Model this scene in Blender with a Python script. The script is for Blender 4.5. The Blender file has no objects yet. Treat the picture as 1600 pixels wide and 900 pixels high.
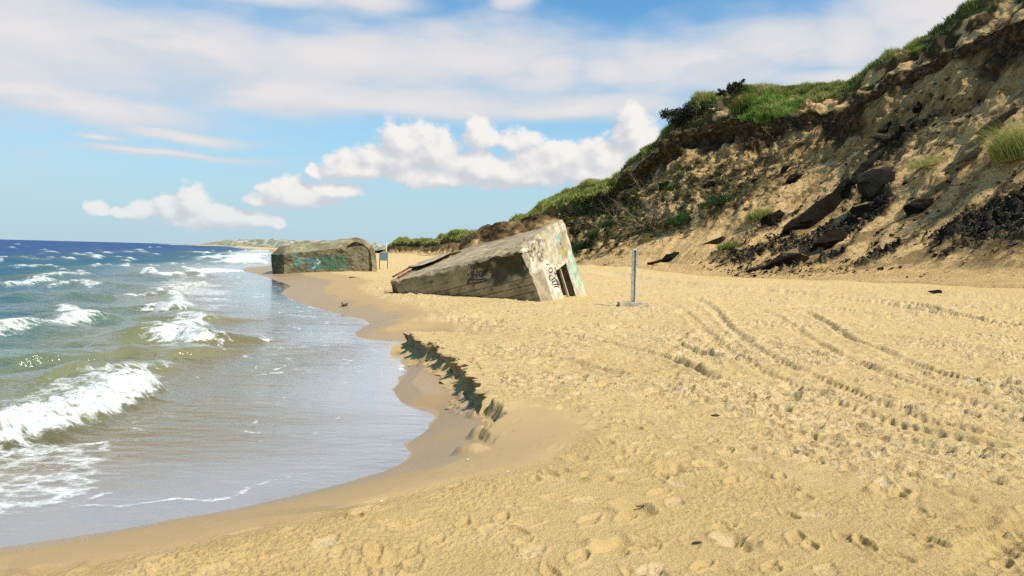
import bpy, bmesh, math, random
import numpy as np
from mathutils import Vector, Matrix

random.seed(7)
rng = np.random.default_rng(11)
scene = bpy.context.scene
col = scene.collection
R = math.radians

# ------------------------------------------------------------------ camera
F_PX = 1150.0                      # focal length in pixels of a 1600 wide frame
CAM_H = 1.70
PITCH = math.atan((450 - 394.4) / F_PX)
ROLL = math.atan(0.0255)
SEA = -0.45
RX = np.array([1.0, 0, 0])
FW = np.array([0, math.cos(PITCH), -math.sin(PITCH)])
UP = np.array([0, math.sin(PITCH), math.cos(PITCH)])
CX = math.cos(ROLL) * RX + math.sin(ROLL) * UP
CY = -math.sin(ROLL) * RX + math.cos(ROLL) * UP
CAM = np.array([0, 0, CAM_H])


def ray(px, py):
    return (px - 800) / F_PX * CX + (450 - py) / F_PX * CY + FW


def on_plane(px, py, z):
    d = ray(px, py)
    return CAM + d * ((z - CAM_H) / d[2])


def at_depth(px, py, Y):
    d = ray(px, py)
    return CAM + d * (Y / d[1])


def project(P):
    Q = P - CAM
    zc = Q @ FW
    zc = np.where(np.abs(zc) < 1e-3, 1e-3, zc)
    return 800 + F_PX * (Q @ CX) / zc, 450 - F_PX * (Q @ CY) / zc


cam_data = bpy.data.cameras.new("camera")
cam = bpy.data.objects.new("camera", cam_data)
col.objects.link(cam)
M = Matrix.Identity(4)
for i in range(3):
    M[i][0] = CX[i]; M[i][1] = CY[i]; M[i][2] = -FW[i]; M[i][3] = CAM[i]
cam.matrix_world = M
cam_data.sensor_width = 36.0
cam_data.lens = 36.0 * F_PX / 1600.0
cam_data.clip_start = 0.05
cam_data.clip_end = 60000
scene.camera = cam

# ------------------------------------------------------------------ noise
def _h(ix, iy, iz, seed):
    h = (ix.astype(np.uint32) * np.uint32(374761393) + iy.astype(np.uint32) * np.uint32(668265263)
         + iz.astype(np.uint32) * np.uint32(2147483647) + np.uint32(seed * 1274126177 & 0xffffffff))
    h = (h ^ (h >> np.uint32(13))) * np.uint32(1274126177)
    h = (h ^ (h >> np.uint32(15))) * np.uint32(2246822519)
    h = h ^ (h >> np.uint32(16))
    return h.astype(np.float64) / 4294967295.0


def _fl(x):
    f = np.floor(x)
    return f.astype(np.int64), x - f


_ga = np.random.default_rng(3).permutation(4096) * (2 * np.pi / 4096)
_GC = np.cos(_ga).astype(np.float32); _GS = np.sin(_ga).astype(np.float32)


def noise2(x, y, seed=0):
    x = np.asarray(x, np.float64); y = np.asarray(y, np.float64)
    fx0 = np.floor(x); fy0 = np.floor(y)
    fx = (x - fx0).astype(np.float32); fy = (y - fy0).astype(np.float32)
    ix = fx0.astype(np.int64).astype(np.uint32); iy = fy0.astype(np.int64).astype(np.uint32)
    u = fx * fx * fx * (fx * (fx * 6 - 15) + 10); v = fy * fy * fy * (fy * (fy * 6 - 15) + 10)
    hx0 = ix * np.uint32(374761393) + np.uint32(seed * 1274126177 & 0xffffffff); hx1 = hx0 + np.uint32(374761393)
    hy0 = iy * np.uint32(668265263); hy1 = hy0 + np.uint32(668265263)
    def g(hx, hy, dx, dy):
        h = hx + hy
        h = (h ^ (h >> np.uint32(13))) * np.uint32(1274126177)
        h = (h ^ (h >> np.uint32(15))) & np.uint32(4095)
        return _GC[h] * dx + _GS[h] * dy
    a = g(hx0, hy0, fx, fy); c = g(hx0, hy1, fx, fy - 1)
    a = a + (g(hx1, hy0, fx - 1, fy) - a) * u; c = c + (g(hx1, hy1, fx - 1, fy - 1) - c) * u
    return ((a + (c - a) * v) * 1.5).astype(np.float64)


def fbm2(x, y, oct=4, seed=0, gain=0.5):
    s = 0; a = 1.0; f = 1.0
    for k in range(oct):
        s = s + a * noise2(x * f + 17.3 * k, y * f - 9.1 * k, seed + k); a *= gain; f *= 2.03
    return s


def noise3(x, y, z, seed=0):
    ix, fx = _fl(x); iy, fy = _fl(y); iz, fz = _fl(z)
    u = fx * fx * (3 - 2 * fx); v = fy * fy * (3 - 2 * fy); w = fz * fz * (3 - 2 * fz)
    def c(a, b, d): return _h(ix + a, iy + b, iz + d, seed)
    x00 = c(0, 0, 0) * (1 - u) + c(1, 0, 0) * u; x10 = c(0, 1, 0) * (1 - u) + c(1, 1, 0) * u
    x01 = c(0, 0, 1) * (1 - u) + c(1, 0, 1) * u; x11 = c(0, 1, 1) * (1 - u) + c(1, 1, 1) * u
    return ((x00 * (1 - v) + x10 * v) * (1 - w) + (x01 * (1 - v) + x11 * v) * w) * 2 - 1


def fbm3(P, f, oct=4, seed=0, gain=0.5):
    s = 0; a = 1.0
    for k in range(oct):
        s = s + a * noise3(P[..., 0] * f + 3.1 * k, P[..., 1] * f, P[..., 2] * f - 5.7 * k, seed + k); a *= gain; f *= 2.03
    return s


def worley2(x, y, seed=0):
    ix, fx = _fl(x); iy, fy = _fl(y)
    best = np.full(x.shape, 9.0); rid = np.zeros(x.shape)
    z = np.zeros_like(ix)
    for dx in (-1, 0, 1):
        for dy in (-1, 0, 1):
            jx = _h(ix + dx, iy + dy, z, seed); jy = _h(ix + dx, iy + dy, z, seed + 1)
            r = _h(ix + dx, iy + dy, z, seed + 2)
            d = (dx + jx - fx) ** 2 + (dy + jy - fy) ** 2
            m = d < best
            best = np.where(m, d, best); rid = np.where(m, r, rid)
    return np.sqrt(best), rid


def sst(a, b, x):
    t = np.clip((x - a) / (b - a), 0, 1)
    return t * t * (3 - 2 * t)


def poly_dist(X, Y, pts, closed=False):
    """unsigned distance, and signed side and arc length of the nearest point"""
    best = np.full(X.shape, 1e12); side = np.zeros(X.shape); arc = np.zeros(X.shape)
    L = 0.0
    for (x0, y0), (x1, y1) in zip(pts[:-1], pts[1:]):
        ex, ey = x1 - x0, y1 - y0
        l2 = ex * ex + ey * ey + 1e-12
        t = np.clip(((X - x0) * ex + (Y - y0) * ey) / l2, 0, 1)
        dx = X - (x0 + t * ex); dy = Y - (y0 + t * ey)
        d = dx * dx + dy * dy
        m = d < best
        best = np.where(m, d, best)
        side = np.where(m, ex * (Y - y0) - ey * (X - x0), side)
        arc = np.where(m, L + t * math.sqrt(l2), arc)
        L += math.sqrt(l2)
    return np.sqrt(best), np.sign(side), arc


def poly_near(X, Y, pts, reach):
    b = np.array(pts)
    m = (X > b[:, 0].min() - reach) & (X < b[:, 0].max() + reach) & (Y > b[:, 1].min() - reach) & (Y < b[:, 1].max() + reach)
    d = np.full(X.shape, 99.0); s = np.ones(X.shape); a = np.zeros(X.shape)
    if m.any(): d[m], s[m], a[m] = poly_dist(X[m], Y[m], pts)
    return d, s, a


def inside(X, Y, poly):
    r = np.zeros(X.shape, bool)
    n = len(poly)
    for i in range(n):
        x0, y0 = poly[i]; x1, y1 = poly[(i + 1) % n]
        if y0 == y1: continue
        c = ((y0 > Y) != (y1 > Y)) & (X < (x1 - x0) * (Y - y0) / (y1 - y0) + x0)
        r ^= c
    return r


def smooth_poly(pts, it=2):
    pts = [tuple(p) for p in pts]
    for _ in range(it):
        o = [pts[0]]
        for a, b in zip(pts[:-1], pts[1:]):
            o.append((a[0] * .75 + b[0] * .25, a[1] * .75 + b[1] * .25))
            o.append((a[0] * .25 + b[0] * .75, a[1] * .25 + b[1] * .75))
        o.append(pts[-1]); pts = o
    return pts

# ------------------------------------------------------------------ mesh helpers
def raw_mesh(name, verts, faces, mat=None, attrs=None, smooth=True, parent=None, link=True):
    """faces: (n,4) or (n,3) array"""
    me = bpy.data.meshes.new(name)
    verts = np.ascontiguousarray(verts, dtype=np.float32); faces = np.ascontiguousarray(faces, dtype=np.int32)
    me.vertices.add(len(verts)); me.vertices.foreach_set("co", verts.ravel())
    n, k = faces.shape
    me.loops.add(n * k); me.loops.foreach_set("vertex_index", faces.ravel())
    me.polygons.add(n)
    me.polygons.foreach_set("loop_start", np.arange(0, n * k, k, dtype=np.int32))
    me.polygons.foreach_set("use_smooth", np.full(n, smooth, dtype=bool))
    me.update(calc_edges=True)
    for an, av in (attrs or {}).items():
        av = np.ascontiguousarray(av, dtype=np.float32)
        if av.ndim == 1:
            a = me.attributes.new(an, 'FLOAT', 'POINT'); a.data.foreach_set("value", av)
        else:
            if av.shape[1] == 3: av = np.concatenate([av, np.ones((len(av), 1), np.float32)], 1)
            a = me.attributes.new(an, 'FLOAT_COLOR', 'POINT'); a.data.foreach_set("color", np.ascontiguousarray(av).ravel())
    if mat: me.materials.append(mat)
    ob = bpy.data.objects.new(name, me)
    if link: col.objects.link(ob)
    if parent: ob.parent = parent
    return ob


def grid_faces(r, c):
    i = np.arange(r * c).reshape(r, c)
    return np.stack([i[:-1, :-1], i[:-1, 1:], i[1:, 1:], i[1:, :-1]], -1).reshape(-1, 4)


def compact(verts, faces, attrs):
    used = np.zeros(len(verts), bool); used[faces.ravel()] = True
    idx = np.cumsum(used) - 1
    return verts[used], idx[faces], {k: v[used] for k, v in attrs.items()}


def tag(o, label, cat, group=None, kind=None):
    if label: o['label'] = label
    if cat: o['category'] = cat
    if group: o['group'] = group
    if kind: o['kind'] = kind
    return o


def empty(name, loc, label=None, cat=None, group=None):
    o = bpy.data.objects.new(name, None); col.objects.link(o)
    o.location = loc; o.empty_display_size = .3
    return tag(o, label, cat, group)


def bm_obj(name, bm, mat, parent=None, smooth=False):
    me = bpy.data.meshes.new(name); bm.to_mesh(me); bm.free()
    for p in me.polygons: p.use_smooth = smooth
    me.materials.append(mat)
    o = bpy.data.objects.new(name, me); col.objects.link(o)
    if parent: o.parent = parent
    return o


def tube_arrays(pts, rad, n=6):
    pts = np.array(pts, float); rad = np.broadcast_to(np.array(rad, float), (len(pts),))
    tan = np.gradient(pts, axis=0); tan /= np.linalg.norm(tan, axis=1)[:, None] + 1e-9
    ref = np.where(np.abs(tan[:, 2:3]) > .9, np.array([[1., 0, 0]]), np.array([[0, 0, 1.]]))
    a = np.cross(tan, ref); a /= np.linalg.norm(a, axis=1)[:, None] + 1e-9
    b = np.cross(tan, a)
    th = np.arange(n) * 2 * np.pi / n
    V = pts[:, None] + rad[:, None, None] * (np.cos(th)[None, :, None] * a[:, None] + np.sin(th)[None, :, None] * b[:, None])
    m = len(pts)
    i = np.arange(m * n).reshape(m, n)
    F = np.stack([i[:-1], np.roll(i, -1, 1)[:-1], np.roll(i, -1, 1)[1:], i[1:]], -1).reshape(-1, 4)
    return V.reshape(-1, 3), F


def join(parts):
    V = []; Fs = []; o = 0
    for v, f in parts:
        V.append(v); Fs.append(f + o); o += len(v)
    return np.concatenate(V), np.concatenate(Fs)

# ------------------------------------------------------------------ node helpers
class NT:
    def __init__(self, tree): self.t = tree; self.n = tree.nodes; self.l = tree.links
    def new(self, kind, **kw):
        nd = self.n.new(kind)
        for k, v in kw.items():
            if k == 'ins':
                for kk, vv in v.items(): self.put(nd.inputs[kk], vv)
            else: setattr(nd, k, v)
        return nd
    def put(self, sock, v):
        if isinstance(v, bpy.types.NodeSocket): self.l.new(v, sock)
        elif isinstance(v, (tuple, list)) and len(v) == 3 and sock.type == 'RGBA': sock.default_value = (*v, 1)
        else: sock.default_value = v
    def math(self, op, a, b=None, c=None, clamp=False):
        nd = self.new('ShaderNodeMath', operation=op, use_clamp=clamp)
        self.put(nd.inputs[0], a)
        if b is not None: self.put(nd.inputs[1], b)
        if c is not None: self.put(nd.inputs[2], c)
        return nd.outputs[0]
    def add(self, a, b): return self.math('ADD', a, b)
    def sub(self, a, b): return self.math('SUBTRACT', a, b)
    def mul(self, a, b): return self.math('MULTIPLY', a, b)
    def smooth(self, x, lo, hi, a=0.0, b=1.0):
        nd = self.new('ShaderNodeMapRange', interpolation_type='SMOOTHSTEP')
        for k, v in zip(('Value', 'From Min', 'From Max', 'To Min', 'To Max'), (x, lo, hi, a, b)): self.put(nd.inputs[k], v)
        return nd.outputs[0]
    def mix(self, f, a, b, blend='MIX'):
        nd = self.new('ShaderNodeMix', data_type='RGBA', blend_type=blend)
        self.put(nd.inputs[0], f); self.put(nd.inputs[6], a); self.put(nd.inputs[7], b)
        return nd.outputs[2]
    def noise(self, vec, scale, detail=4, rough=.55, dist=0.0, out=0):
        nd = self.new('ShaderNodeTexNoise', ins={'Vector': vec, 'Scale': scale, 'Detail': detail, 'Roughness': rough, 'Distortion': dist})
        return nd.outputs[out]
    def attr(self, name, out='Fac'):
        return self.new('ShaderNodeAttribute', attribute_name=name).outputs[out]
    def ramp(self, f, stops):
        nd = self.new('ShaderNodeValToRGB'); self.put(nd.inputs[0], f)
        e = nd.color_ramp.elements
        while len(e) < len(stops): e.new(.5)
        for k, (p, c) in zip(e, stops): k.position = p; k.color = (*c, 1)
        return nd.outputs[0]
    def mapping(self, vec, scale=(1, 1, 1), rot=(0, 0, 0)):
        return self.new('ShaderNodeMapping', ins={'Vector': vec, 'Scale': scale, 'Rotation': rot}).outputs[0]
    def bump(self, h, strength=.5, dist=.02, normal=None):
        nd = self.new('ShaderNodeBump', ins={'Height': h, 'Strength': strength, 'Distance': dist})
        if normal is not None: self.put(nd.inputs['Normal'], normal)
        return nd.outputs[0]


def material(name):
    m = bpy.data.materials.new(name); m.use_nodes = True
    t = NT(m.node_tree); t.n.clear()
    t.out = t.new('ShaderNodeOutputMaterial')
    return m, t


def principled(t, **ins):
    b = t.new('ShaderNodeBsdfPrincipled', ins={k.replace('_', ' '): v for k, v in ins.items()})
    t.l.new(b.outputs[0], t.out.inputs['Surface'])
    return b


def pos(t): return t.new('ShaderNodeNewGeometry').outputs['Position']
def objc(t): return t.new('ShaderNodeTexCoord').outputs['Object']

# ------------------------------------------------------------------ light and sky
SUN_EL, SUN_AZ = 53.0, 124.0        # azimuth clockwise from +Y
sd = Vector((math.sin(R(SUN_AZ)) * math.cos(R(SUN_EL)), math.cos(R(SUN_AZ)) * math.cos(R(SUN_EL)), math.sin(R(SUN_EL))))
sl = bpy.data.lights.new("sun", 'SUN'); sl.energy = 4.4; sl.angle = R(.5); sl.color = (1, .93, .82)
so = bpy.data.objects.new("sun", sl); col.objects.link(so); so.rotation_euler = (-sd).to_track_quat('-Z', 'Y').to_euler()
so.location = (40, -10, 60)

world = bpy.data.worlds.new("World"); scene.world = world; world.use_nodes = True
W = NT(world.node_tree); W.n.clear()
sky = W.new('ShaderNodeTexSky', sky_type='NISHITA', sun_disc=False, sun_elevation=R(SUN_EL), sun_rotation=R(SUN_AZ),
            altitude=0, air_density=1.0, dust_density=.6, ozone_density=1.6)


def azel(px, py):
    d = ray(px, py); d = d / np.linalg.norm(d)
    return math.atan2(d[0], d[1]), math.asin(d[2])


def cloud_group(name, blobs, warp, freq, amp, stretch, detail=8, rough=.58):
    """implicit field of soft ellipses over direction angles, roughened by noise"""
    g = bpy.data.node_groups.new(name, 'ShaderNodeTree')
    g.interface.new_socket('az', in_out='INPUT', socket_type='NodeSocketFloat')
    g.interface.new_socket('el', in_out='INPUT', socket_type='NodeSocketFloat')
    g.interface.new_socket('d', in_out='OUTPUT', socket_type='NodeSocketFloat')
    t = NT(g)
    gi = t.new('NodeGroupInput'); go = t.new('NodeGroupOutput')
    az, el = gi.outputs[0], gi.outputs[1]
    v = t.new('ShaderNodeCombineXYZ', ins={'X': az, 'Y': t.mul(el, stretch), 'Z': .37}).outputs[0]
    wn = t.new('ShaderNodeTexNoise', ins={'Vector': v, 'Scale': freq * .5, 'Detail': 3.0, 'Roughness': .5})
    sc = t.new('ShaderNodeSeparateColor', ins={0: wn.outputs['Color']})
    waz = t.add(az, t.mul(t.sub(sc.outputs[0], .5), warp)); wel = t.add(el, t.mul(t.sub(sc.outputs[1], .5), warp / stretch))
    F = None
    for (px, py, rx, ru, rd) in blobs:
        a, e = azel(px, py)
        ra = rx / F_PX; eu = ru / F_PX; ed = rd / F_PX
        x = t.math('DIVIDE', t.sub(waz, a), ra)
        dy = t.sub(wel, e)
        y = t.add(t.mul(t.math('MAXIMUM', dy, 0.0), 1 / eu), t.mul(t.math('MINIMUM', dy, 0.0), 1 / ed))
        r = t.math('SQRT', t.add(t.mul(x, x), t.mul(y, y)))
        f = t.sub(1.0, r)
        F = f if F is None else t.math('SMOOTH_MAX', F, f, .12)
    F = t.math('MAXIMUM', F, -1.0)
    nz = t.noise(v, freq, detail, rough)
    d = t.add(F, t.mul(t.sub(nz, .5), amp))
    t.l.new(d, go.inputs[0])
    return g


cumulus = [  # px, py, half width, rise, fall
    (150, 333, 22, 16, 12), (200, 335, 30, 12, 10), (228, 330, 22, 18, 14), (262, 333, 30, 28, 18), (300, 318, 30, 30, 36), (335, 345, 80, 22, 20),
    (400, 345, 40, 14, 16), (433, 350, 14, 12, 12),
    (395, 313, 22, 14, 10), (440, 300, 34, 26, 30), (470, 312, 60, 28, 22), (520, 300, 48, 20, 18),
    (495, 270, 11, 14, 11), (545, 262, 42, 30, 24), (570, 268, 50, 22, 18), (635, 228, 56, 40, 46), (675, 238, 50, 44, 50), (610, 250, 60, 30, 40),
    (690, 285, 110, 26, 14), (750, 215, 34, 34, 30), (790, 222, 60, 22, 18), (740, 265, 60, 26, 26), (790, 265, 55, 24, 24), (840, 278, 70, 24, 20),
    (890, 250, 60, 28, 40), (940, 250, 60, 30, 50), (992, 208, 44, 34, 46), (1000, 260, 60, 50, 60),
    (860, 262, 80, 40, 40), (930, 275, 90, 40, 34), (985, 190, 34, 26, 30),
    (1002, 230, 50, 30, 40)]
stratus = [
    (60, 50, 330, 80, 90), (300, 70, 360, 60, 95), (120, 160, 190, 22, 30), (260, 240, 150, 8, 10), (560, 90, 330, 60, 70), (760, 95, 220, 60, 45), (860, 110, 90, 30, 30), (640, 160, 330, 45, 26), (420, 130, 240, 50, 50),
    (560, 8, 120, 26, 26), (420, -10, 120, 30, 22), (1060, 110, 220, 50, 40), (1200, 75, 190, 55, 45), (1310, 65, 90, 60, 50), (1280, 130, 120, 30, 30),
    (830, 8, 40, 22, 20), (950, 120, 60, 30, 20), (1020, 124, 90, 30, 18), (1085, 126, 60, 18, 14), (310, 210, 95, 10, 12), (140, 213, 50, 6, 6), (60, 150, 150, 26, 20), (1480, 30, 160, 80, 60), (900, 170, 200, 26, 20),
    (640, -230, 700, 90, 60), (250, -130, 500, 90, 90), (-350, -40, 450, 160, 160), (900, -380, 900, 160, 160), (1500, -200, 500, 100, 100), (0, -260, 400, 120, 120)]  # outside the frame; several clouds added to whiten the reflection in the shallows
gc = W.new('ShaderNodeTexCoord').outputs['Generated']
sx = W.new('ShaderNodeSeparateXYZ', ins={0: gc})
AZ = W.math('ARCTAN2', sx.outputs[0], sx.outputs[1])
EL = W.math('ARCSINE', sx.outputs[2])
G1 = cloud_group('cumulus', [(x, y, rx * 1.08, ru * 1.16, rd * .82) for x, y, rx, ru, rd in cumulus], .032, 30.0, 1.5, 1.2, 10, .62)
G2 = cloud_group('stratus', stratus, .16, 7.0, 1.3, 3.0, 8, .55)
def use(g, a, e):
    n = W.new('ShaderNodeGroup'); n.node_tree = g
    W.put(n.inputs[0], a); W.put(n.inputs[1], e)
    return n.outputs[0]
c0 = use(G1, AZ, EL)
c1 = use(G1, W.add(AZ, .010), W.add(EL, .014))
s0 = use(G2, AZ, EL)
lit = W.smooth(W.sub(c0, c1), -.5, .6)
ccol = W.mix(lit, (4.7, 4.85, 5.2), (7.0, 6.8, 6.55))
calpha = W.smooth(c0, -.02, .36)
calpha = W.mul(calpha, W.smooth(EL, .005, .10, .62, 1.0))   # low clouds sink into the far air
salpha = W.mul(W.smooth(s0, -.42, .65), .95)
scol = W.mix(W.smooth(s0, .0, 1.1), (4.7, 5.15, 5.7), (6.25, 5.95, 5.9))
gv_ = W.new('ShaderNodeCombineXYZ', ins={'X': AZ, 'Y': W.mul(EL, 3.2), 'Z': 2.2}).outputs[0]
scol = W.mix(W.mul(W.smooth(W.noise(gv_, 5.5, 6, .55), .52, .66), .55), scol, (4.3, 4.95, 5.6))
base = W.mix(1.0, sky.outputs[0], (.66, 1.12, 1.27), 'MULTIPLY')
base = W.mix(W.smooth(EL, -.01, .30, .95, 0.0), base, (3.7, 4.9, 5.6))
c = W.mix(salpha, base, scol)
c = W.mix(calpha, c, ccol)
bg = W.new('ShaderNodeBackground', ins={'Color': c, 'Strength': .1})
wo = W.new('ShaderNodeOutputWorld'); W.l.new(bg.outputs[0], wo.inputs[0])
world.cycles.sampling_method = 'MANUAL'; world.cycles.sample_map_resolution = 512

# ------------------------------------------------------------------ shoreline and beach height
shore_px = [(0, 856), (80, 844), (200, 826), (320, 804), (420, 784), (510, 762), (591, 741), (630, 724), (648, 710), (633, 700), (644, 688),
            (668, 672), (674, 664), (688, 649), (681, 640), (660, 637), (629, 632), (622, 622), (614, 610), (624, 597), (636, 584), (638, 573), (652, 564), (662, 553),
            (640, 530), (600, 530), (557, 528), (553, 519), (586, 503), (533, 491), (495, 481), (464, 471), (441, 460), (444, 453), (458, 446), (429, 437), (408, 430), (386, 424.5)]
SH = [tuple(on_plane(x, y, SEA)[:2]) for x, y in shore_px]
SH = [(-14, -6), (-7.5, 1.2), (-5.2, 3.9)] + smooth_poly(SH, 1)
SH += [(-26.5, 71), (-25.5, 80), (-30, 95), (-44, 140), (-75, 230), (-160, 480), (-330, 900), (-800, 1900), (-1700, 3800), (-3400, 7000), (-5000, 14000)]
SHP = SH + [(15000, 14000), (15000, -6)]

lip_px = [(639, 516), (652, 524), (668, 533), (690, 545), (712, 560), (728, 574), (742, 588), (752, 603), (757, 616), (758, 629)]
LIP = [tuple(on_plane(x, y, 0)[:2]) for x, y in lip_px]
lip2_px = [(758, 629), (754, 645), (744, 662), (722, 684), (700, 697), (660, 718), (600, 748), (560, 770), (500, 790)]
LIP2 = [tuple(on_plane(x, y, 0)[:2]) for x, y in lip2_px]
LIPALL = LIP + LIP2[1:]
LUMPS = [(*on_plane(x, y, -.08)[:2], r, h) for x, y, r, h in [(746, 659, .19, .10), (727, 684, .22, .07)]]
LL = sum(math.dist(a, b) for a, b in zip(LIP[:-1], LIP[1:]))

# cliff stations: toe and crest, as picture point + distance
ST = [  # toe(px,py,Y) crest(px,py,Y) profile (0 = dune, 1 = cliff)
    ((594, 394.0, 196), (604, 393.2, 206), 0), ((608, 395, 168), (618, 377.5, 182), 0), ((635, 396.5, 148), (650, 374, 166), 0),
    ((665, 398, 132), (688, 373.5, 150), 0), ((692, 400, 121), (712, 363, 140), 0), ((712, 402, 113), (733, 366, 136), .2),
    ((735, 405, 105), (770, 371, 132), .3), ((768, 409, 97), (816, 343, 126), .3), ((800, 413, 90), (860, 311, 119), .3),
    ((842, 417, 82), (905, 293, 111), .5), ((868, 419, 77), (958, 278, 95), .8), ((902, 418.5, 72), (1003, 238, 89), 1), ((938, 413, 69), (1040, 203, 86), 1),
    ((990, 414, 64), (1100, 160, 82), 1), ((1050, 421, 58), (1190, 138, 77), 1), ((1140, 430, 52), (1330, 124, 70), 1),
    ((1200, 432, 49), (1440, 66, 64), 1), ((1290, 434, 44.5), (1535, 6, 59), 1), ((1420, 438, 39.5), (1700, -76, 52), 1),
    ((1560, 442, 34.5), (1900, -160, 46), 1), ((1800, 450, 28.5), (2200, -270, 40), 1)]
toes = [at_depth(*s[0]) for s in ST] + [np.array([26.5, 15, .9]), np.array([28, 0, .9])]
crests = [at_depth(*s[1]) for s in ST] + [np.array([54, 27, 26.]), np.array([57, 8, 26.])]
prof = [s[2] for s in ST] + [1, 1]
TOE = [tuple(p[:2]) for p in toes]
TOEZ = np.array([p[2] for p in toes])
TOEL = np.concatenate([[0], np.cumsum([math.dist(a, b) for a, b in zip(TOE[:-1], TOE[1:])])])


def beach_base(X, Y):
    """large-scale beach height, shore distance (land positive), wetness, landward of toe"""
    d = lattice(shore_signed, X, Y, 3)
    w = 2.1 - .4 * sst(7.5, 9, Y) + 1.2 * sst(14, 18, Y) + 4.0 * sst(22, 45, Y) + 20 * sst(150, 600, Y)
    z = SEA + (0 - SEA) * (1 - (1 - np.clip(d / w, 0, 1)) ** 1.7)
    bed = SEA - .035 * np.minimum(-d, 3.5) - .085 * np.clip(-d - 3.5, 0, 45)
    z = np.where(d < 0, bed, z)
    # sand cliff
    nr = (Y < 30) & (np.abs(X) < 12)
    j = np.zeros(X.shape); jw = np.zeros(X.shape)
    if nr.any():
        xx, yy = X[nr], Y[nr]
        j[nr] = .09 * noise2(xx * 2.6, yy * 2.6, 3) + .03 * noise2(xx * 8, yy * 8, 4) + .010 * noise2(xx * 22, yy * 22, 5)
        jw[nr] = noise2(xx * 3.3, yy * 3.3, 6)
    ld, ls, la = poly_near(X, Y, LIPALL, 3.2)
    s = ld * ls + j * 1.5
    startf = np.where(la < .001, 1 - sst(0, .45, ld), 1.0)
    up = np.maximum(z, -.012)
    dep_ = np.interp(la, [0, .3 * LL, .8 * LL, LL, LL + .7, LL + 1.5], [-.36, -.32, -.28, -.20, -.12, -.03])
    dn = np.minimum(z, dep_ - .05 * np.clip(-s, 0, 1) + .08 * sst(-.25, -.02, s) * sst(-.1, .5, jw))
    face = sst(-.02, .10, s - .10)
    zs = dn * (1 - face) + up * face
    fade = startf * (1 - sst(.8, 2.4, ld)) * (1 - sst(LL + .2, LL + 1.4, la))
    z = z * (1 - fade) + zs * fade
    for (cx_, cy_, rr_, hh_) in LUMPS:
        q_ = np.sqrt((X - cx_) ** 2 + (Y - cy_) ** 2) / rr_ * (1 + .25 * jw + .8 * j) * (1 + .35 * sst(.1, -.1, X - cx_) + .25 * j / .1)
        z = z + hh_ * (1 - sst(.25, 1.0, q_))
    s2, ld2, la2 = s, ld, la
    # rise towards the foot of the cliff
    td = lattice(lambda a, b_: poly_dist(a, b_, TOE)[0], X, Y); ta = lattice(lambda a, b_: poly_dist(a, b_, TOE)[2], X, Y)
    tz = np.interp(ta, TOEL, TOEZ)
    beyond = lattice(lambda a, b_: inside(a, b_, TOE + [(60, -40), (3000, -40), (3000, 3000), (-20, 260)]).astype(float), X, Y) > .5
    rise = np.where(beyond, tz, tz * np.clip(1 - td / np.interp(Y, [20, 60, 120], [14, 22, 40]), 0, 1) ** 1.8)
    z = z + np.where(d > 0, np.minimum(rise, .07 * np.clip(d, 0, 1e9)), 0)
    return z, d, s, ld, td, beyond, s2, ld2, la2


def lattice(fn, X, Y, st=4):
    """evaluate a slowly varying field on every st-th node and interpolate in between"""
    if X.ndim < 2 or X.size < 200000: return fn(X, Y)
    r, c = X.shape
    ri = np.unique(np.append(np.arange(0, r, st), r - 1)); ci = np.unique(np.append(np.arange(0, c, st), c - 1))
    A = fn(X[np.ix_(ri, ci)], Y[np.ix_(ri, ci)])
    fr = np.interp(np.arange(r), ri, np.arange(len(ri))); fc = np.interp(np.arange(c), ci, np.arange(len(ci)))
    i0 = np.minimum(fr.astype(int), len(ri) - 2); j0 = np.minimum(fc.astype(int), len(ci) - 2); u = (fr - i0)[:, None]; v = (fc - j0)[None]
    g = lambda i, j: A[np.ix_(i, j)]
    return (g(i0, j0) * (1 - v) + g(i0, j0 + 1) * v) * (1 - u) + (g(i0 + 1, j0) * (1 - v) + g(i0 + 1, j0 + 1) * v) * u


def shore_signed(X, Y):
    d, _, _ = poly_dist(X, Y, SH)
    return np.where(inside(X, Y, SHP), d, -d)


def ground_z(x, y):
    return float(beach_base(np.array([x], float), np.array([y], float))[0][0])


def hit(px, py):
    """where the picture point meets the beach"""
    d = ray(px, py)
    ys = np.concatenate([np.linspace(3, 60, 1500), np.linspace(60, 260, 1200)])
    P = CAM + d * (ys / d[1])[:, None]
    z = beach_base(P[:, 0], P[:, 1])[0]
    k = np.argmax(P[:, 2] <= z)
    return P[k].copy() if P[k, 2] <= z[k] else on_plane(px, py, 0)


# fan-shaped grid: even steps in bearing, rows finer near the viewer
def fan(t0, t1, nc, v0, v1, nr, h):
    t = np.linspace(t0, t1, nc)
    v = np.linspace(v0, v1, nr)
    v = np.concatenate([v, v1 * .5 ** np.arange(1, 6)])
    Yr = h * F_PX * .64 / v
    X = Yr[:, None] * t[None, :]
    Y = np.repeat(Yr[:, None], nc, 1)
    return X, Y


X, Y = fan(-1.25, 1.35, 1900, 560, .6, 950, CAM_H)
sh_ = X.shape
Z, D, S, LD, TD, BEY, S2, LD2, LA2 = beach_base(X, Y)
step = np.abs(np.gradient(Y, axis=0))
ACT = (D > -.6) & ~(BEY & (TD > 4) & (Y < 230))
Xf_, Yf_, Zf_, Df_ = X, Y, Z, D
X, Y, Z, D, S, LD, TD, S2, LD2, LA2, step = (q[ACT] for q in (X, Y, Z, D, S, LD, TD, S2, LD2, LA2, step))
def fade_wl(wl): return np.clip(wl / (.8 * step) - .15, 0, 1)

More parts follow.
